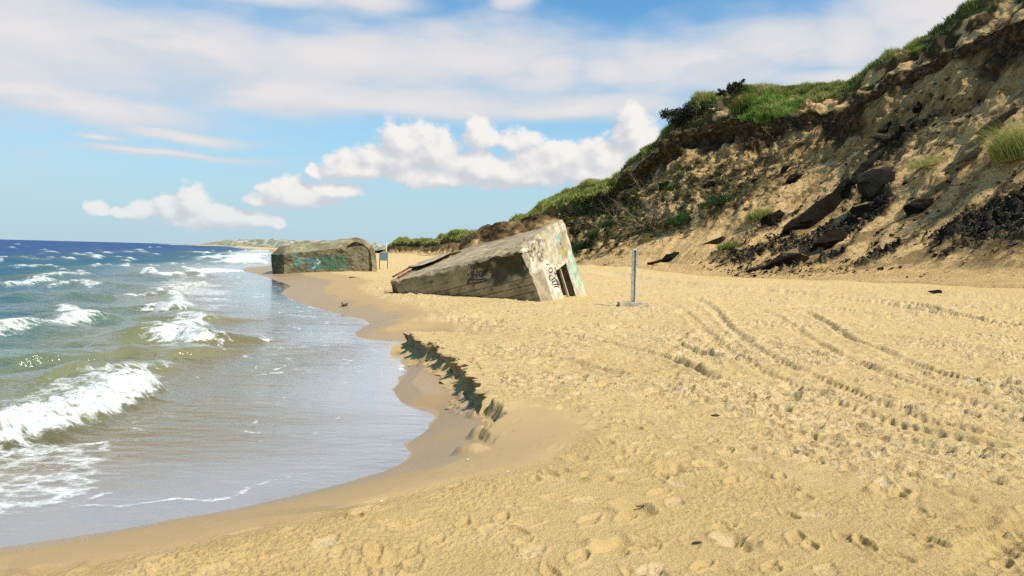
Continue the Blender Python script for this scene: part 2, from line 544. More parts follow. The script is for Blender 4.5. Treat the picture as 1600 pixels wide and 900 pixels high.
wet = 1 - sst(.55, 1.05, D + .35 * fbm2(X * .8, Y * .8, 3, 21) - 1.6 * sst(20, 45, Y))
scarp_wet = ((S < .0) & (LD < 1.7)).astype(float) * (1 - .75 * sst(LL + .5, LL + 2, LA2))
wet = np.clip(np.maximum(wet * np.where((S > 0.03) & (LD < 1.2), .0, 1), scarp_wet), 0, 1)
damp = 1 - sst(1.15, 1.75, D + .22 * fbm2(X * .6, Y * .6, 4, 22) - .25 * sst(-1.2, -3, X) * (Y < 7) - 3.0 * sst(18, 45, Y) - .35 * np.exp(-((Y - 7.3) / 1.5) ** 2))
damp = np.clip(damp, 0, 1) * (1 - sst(.0, .08, S) * (1 - sst(1.2, 2.6, LD + .8 * fbm2(X * .8, Y * .8, 3, 23))) * (1 - sst(LL - .5, LL + .5, LA2 + .5 * fbm2(X * 1.2, Y * 1.2, 3, 24))))
damp = np.maximum(damp, wet)
dry = 1 - damp
# trampled sand
tram = dry * sst(5.5, 9.5, Y + .5 * X + 1.5 * fbm2(X * .4, Y * .4, 2, 31)) * (1 - .75 * sst(5, 1, TD))
tram *= .45 + .75 * sst(-.3, .45, fbm2(X * .35, Y * .5, 4, 33))
f2, r2 = worley2(X / .17 + .4 * noise2(X * 4, Y * 4, 43), Y / .17, 45)
dim2 = -(1 - sst(.1, .45, f2)) * (r2 > .5) + .5 * (1 - sst(.0, .35, f2)) * (r2 < .22)
wxx = X + .12 * fbm2(X * 3, Y * 3, 3, 46); wyy = Y + .12 * fbm2(X * 3, Y * 3, 3, 47)
f5, r5 = worley2(wxx / .52, wyy / .40, 48)
pit = -(1 - sst(.14, .34, f5)) * (r5 > .4) + .5 * np.exp(-((f5 - .42) / .10) ** 2) * (r5 > .4) * (.4 + noise2(X * 5, Y * 5, 49))
H = .040 * pit * tram * fade_wl(.40) + .016 * dim2 * tram * fade_wl(.17) + .030 * fbm2(wxx * 3.2, wyy * 3.2, 5, 50, .6) * tram * fade_wl(.25)
H += tram * (.024 * fbm2(X * 1.6, Y * 1.6, 3, 51) + .020 * np.abs(fbm2(X * 5, Y * 5, 3, 52)) * fade_wl(.14))
H += dry * .03 * fbm2(X * .45, Y * .45, 2, 53)
H += dry * .0075 * fade_wl(.05) * (noise2(X * 21, Y * 21, 54) + .7 * noise2(X * 43, Y * 43, 55)) * (.30 + .95 * sst(-.3, .5, fbm2(X * .9, Y * .9, 3, 56)))
# scattered pits and kicked-up ridges close to the viewer
f3, r3 = worley2(X / .8, Y / .8, 61)
H += dry * (Y < 14) * np.where(r3 > .42, -.038 * (1 - sst(.05, .2, f3 + .1 * noise2(X * 9, Y * 9, 62))) + .032 * np.exp(-((f3 - .2) / .05) ** 2) * sst(-.2, .6, noise2(X * 6, Y * 6, 63)), 0)

light = np.zeros(X.shape)
# footprints: shallow smooth pans with a pushed-up heel and toe
near = Y < 13
Xn, Yn = X[near], Y[near]; Hn = np.zeros(len(Xn)); Ln = np.zeros(len(Xn))
trails = [((300, 880), (760, 700), .62), ((620, 890), (1100, 690), .7), ((830, 860), (1300, 640), .75), ((500, 850), (880, 640), .8), ((1000, 880), (1560, 700), .8),
          ((880, 740), (1560, 830), .85), ((1250, 880), (1420, 650), .9)]
for (a, b, stp) in trails:
    p0 = on_plane(*a, 0)[:2]; p1 = on_plane(*b, 0)[:2]
    L = np.linalg.norm(p1 - p0); e = (p1 - p0) / L; nrm = np.array([-e[1], e[0]])
    k = 0; q = 0.0
    while q < L:
        c = p0 + e * q + nrm * ((.1 if k % 2 else -.1) + rng.uniform(-.12, .12))
        th = math.atan2(e[1], e[0]) + rng.uniform(-.4, .4)
        if rng.random() < .8:
            m = (np.abs(Xn - c[0]) < .3) & (np.abs(Yn - c[1]) < .3)
            u = (Xn[m] - c[0]) * math.cos(th) + (Yn[m] - c[1]) * math.sin(th); v = -(Xn[m] - c[0]) * math.sin(th) + (Yn[m] - c[1]) * math.cos(th)
            wd = .048 + .012 * np.cos(u * 14 + .6)
            r = np.sqrt((u / .115) ** 2 + (v / wd) ** 2) + .16 * fbm2(Xn[m] * 9, Yn[m] * 9, 3, 70)
            Hn[m] += -.014 * (1 - sst(.7, 1.05, r)) + .009 * np.exp(-((r - 1.2) / .16) ** 2) * sst(-.2, .3, noise2(Xn[m] * 12, Yn[m] * 12, 71))
            Ln[m] = np.maximum(Ln[m], (1 - sst(.75, 1.15, r)) * rng.uniform(.4, 1))
        q += stp * rng.uniform(.8, 1.2); k += 1
for _ in range(850):                                   # many older, half filled prints
    c0_, c1_ = rng.uniform(-2.2, 8.5), 3.8 + 9.5 * rng.random() ** 1.3
    th = rng.normal(1.2, .7); sz = rng.uniform(.68, 1.0)
    m = np.nonzero((np.abs(Xn - c0_) < .26) & (np.abs(Yn - c1_) < .26))[0]
    if not len(m): continue
    u = (Xn[m] - c0_) * math.cos(th) + (Yn[m] - c1_) * math.sin(th); v = -(Xn[m] - c0_) * math.sin(th) + (Yn[m] - c1_) * math.cos(th)
    r = np.sqrt((u / (.125 * sz)) ** 2 + (v / ((.045 + .014 * np.cos(u * 16 + .6)) * sz)) ** 2) + .22 * fbm2(Xn[m] * 8 + c0_, Yn[m] * 8, 3, 73)
    dp_ = rng.uniform(.004, .021)
    Hn[m] += -dp_ * (1 - sst(.6, 1.0, r)) + .55 * dp_ * np.exp(-((r - 1.2) / .2) ** 2)
H[near] += Hn * (1 - wet[near]) * (1 - .7 * damp[near]); light[near] = Ln * (1 - wet[near])

# wheel ruts
ruts = [  # picture polyline, width, depth, tread
    ([(1076, 466), (1100, 472), (1120, 488), (1132, 505), (1150, 520), (1178, 542), (1215, 565), (1266, 584)], .24, .085, 0),
    ([(1256, 580), (1310, 605), (1380, 634), (1450, 655), (1530, 676), (1640, 700)], .20, .05, 1),
    ([(1225, 480), (1270, 479), (1315, 484), (1370, 492)], .3, .12, 0),
    ([(1250, 484), (1275, 495), (1300, 510), (1328, 531), (1372, 544), (1400, 558)], .24, .09, 0),
    ([(1390, 553), (1470, 583), (1540, 602), (1640, 625)], .22, .07, 1),
    ([(1350, 474), (1430, 482), (1475, 492), (1560, 508), (1640, 518)], .34, .17, 0),
    ([(1180, 457), (1240, 464), (1300, 471), (1400, 482), (1500, 500), (1640, 512)], .30, .13, 0),
    ([(960, 520), (990, 526), (1035, 533), (1075, 543), (1120, 556), (1170, 568)], .24, .11, 0),
    ([(760, 512), (820, 519), (860, 523), (900, 529), (960, 539), (1030, 552), (1080, 572), (1130, 600)], .24, .10, 0),
    ([(880, 508), (930, 512), (985, 511), (1050, 516), (1110, 520), (1180, 530)], .26, .12, 0),
    ([(930, 431), (1000, 440), (1060, 447), (1150, 456), (1240, 462), (1340, 468)], .36, .18, 0),
    ([(1180, 530), (1240, 545), (1300, 560), (1380, 580)], .2, .07, 0),
    ([(1500, 520), (1570, 530), (1640, 538)], .3, .13, 0),
    ([(1040, 474), (1062, 480), (1080, 496), (1096, 514), (1120, 534), (1150, 556), (1190, 580), (1240, 602), (1320, 634), (1420, 664), (1640, 722)], .26, .045, 1),
    ([(1180, 482), (1212, 492), (1240, 512), (1275, 536), (1320, 560), (1380, 586), (1460, 612), (1640, 660)], .26, .045, 1),
    ([(1090, 494), (1120, 498), (1260, 512), (1400, 528), (1640, 560)], .34, .09, 0),
    ([(790, 548), (860, 556), (930, 572), (1000, 592)], .22, .07, 0),
    ([(1465, 905), (1520, 870), (1590, 825), (1660, 790)], .15, .03, 1),
    ([(1500, 915), (1560, 870), (1640, 815)], .15, .03, 1),
    ([(1020, 600), (1150, 640), (1300, 690), (1480, 770), (1640, 830)], .16, .022, 1),
    ([(980, 570), (1100, 610), (1290, 650), (1440, 690), (1640, 745)], .16, .022, 1),
    ([(1428, 700), (1430, 780), (1436, 905)], .10, .008, 1)]
for (pp, wd, dp, tread) in ruts:
    wp = [tuple(on_plane(x, y, 0)[:2]) for x, y in smooth_poly(pp, 2)]
    bx = np.array(wp); m = (X > bx[:, 0].min() - 1) & (X < bx[:, 0].max() + 1) & (Y > bx[:, 1].min() - 1) & (Y < bx[:, 1].max() + 1)
    if not m.any(): continue
    xx, yy = X[m], Y[m]; wd = np.maximum(wd, 1.25 * step[m])
    d, s, a = poly_dist(xx, yy, wp)
    d = d + .05 * fbm2(xx * 1.7, yy * 1.7, 4, 81)
    am = (.7 + .45 * sst(-.4, .5, noise2(a * .6, a * 0 + dp * 90, 82))) * sst(0, .8, a) * sst(0, .8, a.max() - a)
    h = -1.0 * dp * (1 - sst(wd * .25, wd * .62, d)) + .55 * dp * np.exp(-((d - wd * .85) / (wd * .33)) ** 2) * (.6 + .5 * fbm2(xx * 2.2, yy * 2.2, 4, 84))
    if tread: h += .4 * dp * np.sin(a * 2 * np.pi / .16 + d * 30) * (1 - sst(wd * .35, wd * .6, d)) * fade_wl(.13)[m]
    H[m] += h * am
    light[m] = np.maximum(light[m], .4 * am * (1 - sst(wd * .3, wd * .9, d)) * (dp > .05))

H *= (1 - .97 * wet) * (1 - .6 * (damp - wet).clip(0, 1) * (Y < 14))
H += wet * .004 * fbm2(X * .7, Y * 1.5, 2, 91)
# clods fallen from the little cliff, lying at its foot
f4, r4 = worley2(X / .16, Y / .16, 95)
H += np.where((S < -.06) & (S > -.38) & (LD < .5) & (LA2 < LL), .07 * (1 - sst(.1, .5, f4)) * (r4 > .5) * sst(-.38, -.1, S), 0) * (Z > SEA - .02)
Z2 = Z + H * (D > -.3)
stain = sst(.25, .6, fbm2(X * .5, Y * 1.7, 4, 97)) * np.exp(-((D - 2.0 - 2.0 * sst(15, 30, Y)) / (.7 + 1.2 * sst(15, 30, Y))) ** 2) * (S < .2)
F = grid_faces(*sh_)
def full(q, fill=0.0):
    o = np.full(sh_, fill); o[ACT] = q; return o
wet, damp, light, stain, tram = full(wet, 1.0), full(damp, 1.0), full(light), full(stain), full(tram)
Zf_ = Zf_.copy(); Zf_[ACT] = Z2; Z2 = Zf_; X, Y, D = Xf_, Yf_, Df_
keep = ((D > -9) & (ACT | (D < 0))).ravel()
F = F[keep[F].any(1)]
V = np.stack([X, Y, Z2], -1).reshape(-1, 3)
at = {'wet': wet.ravel(), 'damp': damp.ravel(), 'light': light.ravel(), 'stain': stain.ravel(), 'tram': tram.ravel()}
V, F, at = compact(V, F, at)

m_sand, t = material("sand")
P = pos(t)
wetn, dampn, lightn, stn, trn = (t.attr(k) for k in ('wet', 'damp', 'light', 'stain', 'tram'))
big = t.noise(P, .35, 4); mid = t.noise(P, 2.2, 5, .6); fine = t.noise(P, 55, 3, .65); grain = t.noise(P, 260, 2, .7)
dryc = t.ramp(t.add(t.mul(big, .5), t.mul(mid, .5)), [(.3, (.51, .35, .140)), (.5, (.60, .42, .172)), (.72, (.67, .49, .225))])
dryc = t.mix(t.mul(trn, .6), dryc, (.68, .50, .235))
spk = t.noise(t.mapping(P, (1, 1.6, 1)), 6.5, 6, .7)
dryc = t.mix(t.mul(t.smooth(spk, .55, .64), t.add(t.mul(trn, .65), .25)), dryc, (.27, .175, .075))  # dark specks put into the colour as tiny shadows of clods and pits
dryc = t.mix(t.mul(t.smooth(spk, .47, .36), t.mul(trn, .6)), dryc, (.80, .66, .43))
dryc = t.mix(t.mul(t.smooth(grain, .45, .72), .45), dryc, (.27, .175, .08))
dryc = t.mix(t.mul(t.smooth(fine, .56, .72), .5), dryc, (.30, .20, .095))
dryc = t.mix(t.mul(lightn, .35), dryc, (.78, .63, .43))
dampc = t.mix(mid, (.375, .262, .122), (.44, .312, .150))
wetc = t.mix(big, (.31, .205, .095), (.37, .25, .122))
cc = t.mix(dampn, dryc, dampc)
cc = t.mix(wetn, cc, wetc)
cc = t.mix(t.mul(stn, .55), cc, (.15, .13, .075))
vz = t.new('ShaderNodeTexVoronoi', ins={'Vector': P, 'Scale': 9.0}).outputs['Distance']
bh = t.add(t.mul(fine, .6), t.mul(grain, .25))
bh = t.add(bh, t.mul(t.mul(t.noise(P, 14, 4, .6), trn), 1.8))
bmp = t.bump(bh, t.smooth(dampn, 0, 1, 1.0, .08), .03)
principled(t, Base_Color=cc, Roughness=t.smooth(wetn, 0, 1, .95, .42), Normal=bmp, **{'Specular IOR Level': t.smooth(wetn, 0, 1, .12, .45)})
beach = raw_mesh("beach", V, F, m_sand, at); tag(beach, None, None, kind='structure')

# ------------------------------------------------------------------ sea
Xw, Yw = fan(-1.45, .35, 1300, 560, .45, 900, CAM_H - SEA)
Dw = lattice(shore_signed, Xw, Yw, 3)
sw_ = Xw.shape; AW = Dw < 1.2; Xw0, Yw0, Dw0 = Xw, Yw, Dw
stepw = np.abs(np.gradient(Yw, axis=0))[AW]; Xw, Yw, Dw = Xw[AW], Yw[AW], Dw[AW]
off = -Dw
depth = np.where(off > 0, .035 * np.minimum(off, 3.5) + .085 * np.clip(off - 3.5, 0, 60), 0)
def fw(wl): return np.clip(wl / (2.0 * stepw) - .4, 0, 1)
hz = np.zeros(Xw.shape); foam = np.zeros(Xw.shape); face = np.zeros(Xw.shape)
calm = sst(.05, .45, depth)
# wind chop, crests along the shore
for i in range(26):
    wl = 0.5 * 1.22 ** i
    if wl > 11: break
    ang = R(-62) + rng.normal(0, .45)
    kx, ky = math.cos(ang), math.sin(ang)
    ph = (Xw * kx + Yw * ky) * 2 * np.pi / wl + rng.uniform(0, 6.28) + 2.0 * noise2(Xw / wl / 2.5, Yw / wl / 2.5, 200 + i)
    a = .019 * wl ** .72 * (.5 + .8 * noise2(Xw / wl / 4, Yw / wl / 4, 300 + i))
    w_ = np.sin(ph); w_ = w_ + .25 * np.cos(2 * ph)
    hz += a * w_ * fw(wl) * calm
hz += .010 * fw(.5) * sst(.01, .12, depth) * noise2(Xw * 2.2 + .6 * Yw, Yw * 5.5, 210)
breakers = [  # crest in the picture, height, front width, back width, foam reach in front, foam trail behind, strength
    ([(-160, 700), (-60, 683), (0, 668), (60, 655), (120, 638), (175, 612), (215, 592), (268, 588)], .29, .36, 1.3, .60, 1.5, .78),
    ([(232, 528), (262, 522), (290, 520), (330, 532)], .30, .40, 1.2, .75, .8, .74),
    ([(120, 536), (200, 528), (250, 522)], .18, .5, 1.0, .1, .4, .35),
    ([(60, 446), (110, 444), (140, 444), (156, 449)], .26, .8, 2.2, .6, .5, .66),
    ([(20, 436), (80, 434), (130, 431), (162, 431)], .30, .9, 2.5, .8, .8, .66),
    ([(222, 428), (248, 425), (290, 428)], .42, .8, 2.0, 1.6, 1.2, .85),
    ([(282, 424), (330, 422), (400, 418)], .3, .9, 2.0, 2.0, 1.5, .9),
    ([(340, 405), (380, 406), (420, 408)], .6, 2, 5, 6, 4, 1.0),
    ([(190, 462), (215, 458), (240, 462)], .2, .5, 1.4, .9, .9, .66),
    ([(222, 484), (245, 480), (272, 487)], .2, .4, 1.2, .8, .9, .66),
    ([(272, 498), (295, 493), (322, 501)], .18, .4, 1.2, .7, .8, .66),
    ([(10, 417), (60, 416), (100, 417)], .35, 1, 3, 1.5, 2.5, .7),
    ([(0, 400), (30, 401)], .35, 1.5, 4, 3, 2, .8), ([(150, 393), (200, 394), (235, 393)], .4, 2, 6, 3, 3, .6),
    ([(250, 393), (300, 394), (340, 394)], .4, 2, 6, 5, 6, .8), ([(300, 401), (350, 401), (390, 400)], .45, 2, 5, 4, 3, .9), ([(20, 405), (60, 404), (95, 405)], .4, 1, 3, 2, 2, .5),
    ([(-40, 570), (40, 566), (80, 570)], .20, .8, 1.4, 0, 0, 0), ([(200, 556), (250, 548), (300, 556)], .16, .6, 1.2, 0, 0, 0),
    ([(-60, 610), (60, 597), (120, 604)], .14, .6, 1.4, 0, .2, .15), ([(30, 500), (110, 494), (190, 500)], .2, .9, 1.6, 0, .3, .2), ([(0, 470), (60, 466), (130, 470)], .25, 1, 2, 0, 0, 0)]
for (pp, h, wf, wb, ff, fb, st) in breakers:
    wp = [tuple(on_plane(x, y, SEA + h * .5)[:2]) for x, y in smooth_poly(pp, 2)]
    d, s, a = poly_near(Xw, Yw, wp, 3.5 * max(wf, wb, ff, fb))
    L = sum(math.dist(p, q) for p, q in zip(wp[:-1], wp[1:]))
    jit = .25 * h * 2 * (noise2(Xw * 1.1 / max(wf, .4), Yw * 1.1 / max(wf, .4), 400) + .5 * noise2(Xw * 3 / max(wf, .4), Yw * 3 / max(wf, .4), 401))
    s = d * -s + jit * .6                # positive in front (shore and viewer side)
    env = sst(0, .22 * L, a) * sst(0, .14 * L, L - a)
    env = np.where((a <= 0) | (a >= L), 0, env) if True else env
    shape = np.where(s > 0, np.exp(-(s / wf) ** 2), np.exp(-(s / wb) ** 2))
    hz += h * env * shape
    face = np.maximum(face, env * np.exp(-((s + wb * .25) / (wb * .8)) ** 2) * min(1, h * 2.2))
    if st > 0:
        en2 = np.where((a <= 0) | (a >= L), 0, sst(0, .08 * L, a) * sst(0, .06 * L, L - a))
        fr = np.where(s > 0, 1 - sst(ff * .45, ff + 1e-3, s), 1 - .45 * sst(0, fb * .3 + 1e-3, -s) - .55 * sst(fb * .3, fb + 1e-3, -s))
        foam = np.maximum(foam, st * en2 * fr)
        hz += .20 * min(h, .5) * en2 * fr * (np.abs(noise2(Xw * 2.6, Yw * 2.6, 404)) + .8 * np.abs(noise2(Xw * 6, Yw * 6, 402)) + .5 * np.abs(noise2(Xw * 14, Yw * 14, 403)) - .35) * fw(.15)
# lacy foam left behind by the breakers
def patch(poly, k, soft=.25, z=SEA):
    global foam
    wp = [tuple(on_plane(x, y, z)[:2]) for x, y in poly]
    q = np.array(wp); m = (Xw > q[:, 0].min() - soft) & (Xw < q[:, 0].max() + soft) & (Yw > q[:, 1].min() - soft) & (Yw < q[:, 1].max() + soft)
    xx, yy = Xw[m], Yw[m]
    ins = inside(xx, yy, wp)
    d, _, _ = poly_dist(xx, yy, wp + [wp[0]])
    dd = np.where(ins, d, -d) + soft * .8 * fbm2(xx / soft / 2, yy / soft / 2, 3, 410)
    foam[m] = np.maximum(foam[m], k * sst(-soft * .3, soft, dd))
patch([(-200, 720), (0, 690), (100, 690), (170, 685), (205, 690), (182, 726), (186, 748), (160, 770), (120, 790), (60, 806), (0, 824), (-200, 850)], .50, .3)
patch([(0, 640), (80, 620), (200, 575), (255, 590), (200, 640), (80, 680), (0, 690)], .52, .3)
patch([(170, 670), (240, 640), (300, 630), (290, 650), (225, 690)], .40, .3)
patch([(215, 450), (280, 440), (345, 440), (372, 475), (350, 492), (300, 490), (290, 470), (250, 460)], .57, 1.2)
patch([(345, 438), (410, 436), (425, 440), (395, 452), (360, 456)], .40, 1.0)
patch([(420, 516), (520, 510), (575, 535), (500, 552), (400, 560), (380, 540)], .33, .6)
patch([(345, 395), (430, 396), (430, 408), (385, 410), (350, 408)], .7, 3)
patch([(300, 395), (430, 388), (440, 392), (420, 398)], .55, 6)
patch([(200, 440), (300, 432), (330, 440), (240, 452)], .48, 1.2)
# thin foam lines along the swash
for k, (o, a_) in enumerate([(.08, .8), (.5, .66), (.95, .72), (1.5, .66), (2.1, .74), (2.8, .68), (3.6, .72), (4.5, .66)]):
    oo = off + (.18 + .12 * k) * fbm2(Xw * .7, Yw * .7, 3, 420 + k)
    ln = np.exp(-((oo - o) / (.03 + .003 * Yw)) ** 2) * sst(-.1, .4, noise2(Xw * .4 + k * 7, Yw * .4, 430 + k)) * (.75 + .5 * noise2(Xw * 3, Yw * 3, 440 + k))
    foam = np.maximum(foam, a_ * ln * (off > 0))
# long broken lines of surf, one behind the other
for k, o in enumerate([4.5, 7.5, 11, 15.5, 21, 29, 40, 56]):
    jo = off - o * (1 + .22 * fbm2(Yw / (5 + o), Xw / (5 + o), 3, 450 + k))
    wdt = .10 + .020 * o
    sg = sst(-.22, .32, fbm2(Yw / (3 + .30 * o) + 9 * k, off / (6 + o), 3, 460 + k)) * sst(9, 14, Yw) * (1 - sst(300, 700, Yw))
    ridge = np.where(jo > 0, np.exp(-(jo / (.5 + .05 * o)) ** 2), np.exp(-(jo / (.22 + .02 * o)) ** 2))
    hz += (.10 + .006 * o) * ridge * (.35 + sg) * sst(8, 13, Yw)
    face = np.maximum(face, .6 * ridge * (.3 + sg))
    foam = np.maximum(foam, (.50 + .25 * sg) * sg * np.where(jo < 0, 1 - sst(0, .6 + .05 * o, -jo), np.exp(-(jo / (wdt * 1.6)) ** 2)))
# thin sheets of foam spreading in the shallows
shal = sst(.3, 1.0, off) * (1 - sst(4.5, 7.5, off))
foam = np.maximum(foam, .37 * shal * sst(.0, .55, fbm2(Xw * .28 + .1 * Yw, Yw * .55, 4, 470)) * sst(6, 9, Yw))
# far white horses
fr_, rr_ = worley2(Xw / 16 + .4 * noise2(Xw / 20, Yw / 20, 440), Yw / 26, 441)
foam = np.maximum(foam, .8 * (rr_ > .80) * (1 - sst(.05, .22, fr_)) * sst(45, 70, Yw) * (1 - sst(350, 800, Yw)) * sst(10, 30, off))
foam = np.maximum(foam, .45 * np.exp(-((off - 3 - 3 * sst(40, 200, Yw)) / (2 + 5 * sst(40, 200, Yw))) ** 2) * sst(58, 75, Yw))
hz *= sst(0.0, .10, depth)
zw = SEA + hz
def fullw(q, fill=0.0):
    o = np.full(sw_, fill); o[AW] = q; return o
zw, depth, foam, face, off = fullw(zw, SEA), fullw(depth), fullw(foam), fullw(face), fullw(off)
Xw, Yw, Dw = Xw0, Yw0, Dw0
Fw = grid_faces(*sw_)
kp = (Dw < .9).ravel(); Fw = Fw[kp[Fw].any(1)]
Vw = np.stack([Xw, Yw, zw], -1).reshape(-1, 3)
aw = {'depth': depth.ravel(), 'foam': foam.ravel(), 'face': face.ravel(), 'off': off.ravel()}
Vw, Fw, aw = compact(Vw, Fw, aw)

m_sea, t = material("sea_water")
P = pos(t)
dep, fo, fc, of = (t.attr(k) for k in ('depth', 'foam', 'face', 'off'))
n1 = t.noise(t.mapping(P, (.35, .6, 1)), 1.0, 4, .6)
dn = t.add(dep, t.mul(t.sub(n1, .5), t.smooth(dep, .1, 1.5, .15, 1.2)))
wc = t.ramp(t.mul(dn, .2), [(.0, (.29, .235, .11)), (.045, (.20, .185, .085)), (.085, (.065, .125, .095)), (.15, (.018, .10, .14)), (.42, (.007, .068, .165)), (.9, (.003, .048, .165))])
wc = t.mix(t.mul(fc, t.smooth(dep, .1, 3, .75, .45)), wc, (.13, .175, .07))
# ripples
r1 = t.noise(t.mapping(P, (1.4, 3.2, 1), (0, 0, R(22))), 1.3, 5, .6)
r2 = t.noise(t.mapping(P, (.25, .6, 1), (0, 0, R(22))), 1.0, 6, .62)
r3 = t.noise(t.mapping(P, (3, 9, 1), (0, 0, R(18))), 1.5, 3, .6)
rh = t.add(t.mul(r1, .35), t.mul(r2, 2.2)); rh = t.add(rh, t.mul(r3, .12))
bs = t.smooth(dep, .0, .25, .10, .9)
nb = t.bump(rh, bs, .16)
fres = t.new('ShaderNodeFresnel', ins={'IOR': 1.36, 'Normal': nb}).outputs[0]
cap = t.smooth(dep, .12, 1.1, .90, .13)
fres = t.math('MINIMUM', t.add(t.mul(fres, 1.2), t.smooth(dep, .01, .09, .46, .01)), cap)
body = t.new('ShaderNodeBsdfDiffuse', ins={'Color': wc, 'Normal': nb})
clear = t.new('ShaderNodeBsdfTransparent', ins={'Color': (.86, .88, .78)})
opq = t.smooth(dep, .02, .22, .16, .97)
m1 = t.new('ShaderNodeMixShader', ins={0: opq, 1: clear.outputs[0], 2: body.outputs[0]})
gl = t.new('ShaderNodeBsdfGlossy', ins={'Color': (1, 1, 1), 'Roughness': t.smooth(dep, 0, .3, .12, .15), 'Normal': nb})
m2 = t.new('ShaderNodeMixShader', ins={0: fres, 1: m1.outputs[0], 2: gl.outputs[0]})
# foam: bubbles joined into lace
w1 = t.noise(P, 2.2, 4, .6, out=1)
pv = t.new('ShaderNodeVectorMath', operation='ADD', ins={0: t.mapping(P, (1, 1.5, 1), (0, 0, R(20))), 1: t.new('ShaderNodeVectorMath', operation='SCALE', ins={0: w1, 'Scale': .55}).outputs[0]}).outputs[0]
vo = t.new('ShaderNodeTexVoronoi', feature='DISTANCE_TO_EDGE', ins={'Vector': pv, 'Scale': 3.2}).outputs['Distance']
vo2 = t.new('ShaderNodeTexVoronoi', feature='DISTANCE_TO_EDGE', ins={'Vector': pv, 'Scale': 9.0}).outputs['Distance']
fn = t.noise(t.mapping(P, (.8, 1.6, 1), (0, 0, R(20))), 2.6, 6, .65)
lace = t.add(t.sub(.46, t.mul(vo, 1.5)), t.sub(.12, t.mul(vo2, .8)))
fv = t.add(t.mul(fo, 1.55), t.add(t.mul(t.sub(fn, .5), 1.5), t.mul(t.sub(lace, .30), 1.0)))
fa = t.mul(t.smooth(fv, .55, 1.25), t.smooth(fo, .02, .12))
fcol = t.mix(t.smooth(t.noise(t.mapping(P, (1, 1.8, 1), (0, 0, R(20))), 4.5, 5, .65), .3, .7), (.46, .50, .46), (.82, .80, .76))
fd = t.new('ShaderNodeBsdfDiffuse', ins={'Color': fcol, 'Normal': t.bump(t.add(t.noise(P, 10, 4, .6), t.mul(fv, .6)), .6, .08)})
m3 = t.new('ShaderNodeMixShader', ins={0: fa, 1: m2.outputs[0], 2: fd.outputs[0]})
t.l.new(m3.outputs[0], t.out.inputs[0])
sea = raw_mesh("sea", Vw, Fw, m_sea, aw); tag(sea, None, None, kind='structure')

# ------------------------------------------------------------------ cliff and dunes
PA = np.array([(-.22, -.07), (-.09, -.004), (.09, .030), (.345, .19), (.605, .47), (.665, .56), (.765, .735), (.772, .80), (.83, .82), (.91, .90), (1, 1), (1.08, 1.025), (1.35, .99), (1.9, .85)])
PB = np.array([(-.1, -.03), (-.03, 0), (.10, .05), (.25, .22), (.42, .45), (.50, .56), (.60, .70), (.67, .78), (.77, .86), (.88, .945), (1, 1), (1.1, 1.0), (1.4, .85), (1.9, .5)])
NS = len(toes)
tz_ = np.array(toes); cz_ = np.array(crests); pr_ = np.array(prof, float)
pxs = np.array([project(p)[0] for p in cz_[:-2]])
cnt = np.maximum(12, (np.abs(np.diff(pxs)) * 1.05)).astype(int).tolist() + [40, 40]
cnt[-4] = 90; cnt[-3] = 80
sp = np.concatenate([np.linspace(i, i + 1, c, endpoint=False) for i, c in enumerate(cnt[:NS - 1])] + [[NS - 1]])
def catmull(A, s):
    i = np.clip(s.astype(int), 0, len(A) - 2); f = (s - i)
    if A.ndim > 1: f = f[:, None]
    a, b = A[np.maximum(i - 1, 0)], A[i]; c_, d_ = A[i + 1], A[np.minimum(i + 2, len(A) - 1)]
    return .5 * ((2 * b) + (-a + c_) * f + (2 * a - 5 * b + 4 * c_ - d_) * f ** 2 + (-a + 3 * b - 3 * c_ + d_) * f ** 3)
T_ = catmull(tz_, sp); C_ = catmull(cz_, sp); PRF = np.clip(catmull(pr_, sp), 0, 1)
kk = np.linspace(0, len(PA) - 1, len(PA))
seg = [6, 26, 60, 100, 34, 60, 26, 22, 34, 36, 12, 10, 8]
kp_ = np.concatenate([np.linspace(i, i + 1, c, endpoint=False) for i, c in enumerate(seg)] + [[len(PA) - 1]])
def prof_at(PR): return np.stack([np.interp(kp_, kk, PR[:, 0]), np.interp(kp_, kk, PR[:, 1])], -1)
ua, ub = prof_at(PA), prof_at(PB)
def sm(a):
    for _ in range(3): a = np.concatenate([a[:1], (a[:-2] + 2 * a[1:-1] + a[2:]) / 4, a[-1:]])
    return a
ua, ub = sm(ua), sm(ub)
uw = ua[:, None] * PRF[None, :, None] + ub[:, None] * (1 - PRF)[None, :, None]      # rows, cols, 2
HD = (C_ - T_); HD[:, 2] = 0
base_ = T_[None] + HD[None] * uw[..., 0:1]
base_[..., 2] = T_[None, :, 2] + (C_[:, 2] - T_[:, 2])[None] * uw[..., 1]
CB = base_
alen = np.concatenate([[0], np.cumsum(np.linalg.norm(np.diff(T_[:, :2] * .5 + C_[:, :2] * .5, axis=0), axis=1))])
AL = np.repeat(alen[None], CB.shape[0], 0); KP = np.repeat(kp_[:, None], CB.shape[1], 1)
du = np.gradient(CB, axis=1); dv = np.gradient(CB, axis=0)
Nn = np.cross(du, dv); Nn /= np.linalg.norm(Nn, axis=-1)[..., None] + 1e-9
if Nn[100, 300] @ np.array([-.5, -.5, .7]) < 0: Nn = -Nn
scl = np.clip(CB[..., 1] / 60, .7, 2.2)
talus = sst(1, 2.2, KP) * (1 - sst(4.2, 5, KP)); facem = sst(4.2, 5, KP) * (1 - sst(5.9, 6.3, KP)); upm = sst(6.9, 7.5, KP) * (1 - sst(10.2, 10.8, KP)); band = sst(5.35, 5.85, KP + .7 * fbm3(CB, .25, 3, 514)) * (1 - sst(7.0, 7.4, KP))
wx = AL + .6 * fbm3(CB, .3, 2, 500)
_bx, _by = project(CB)
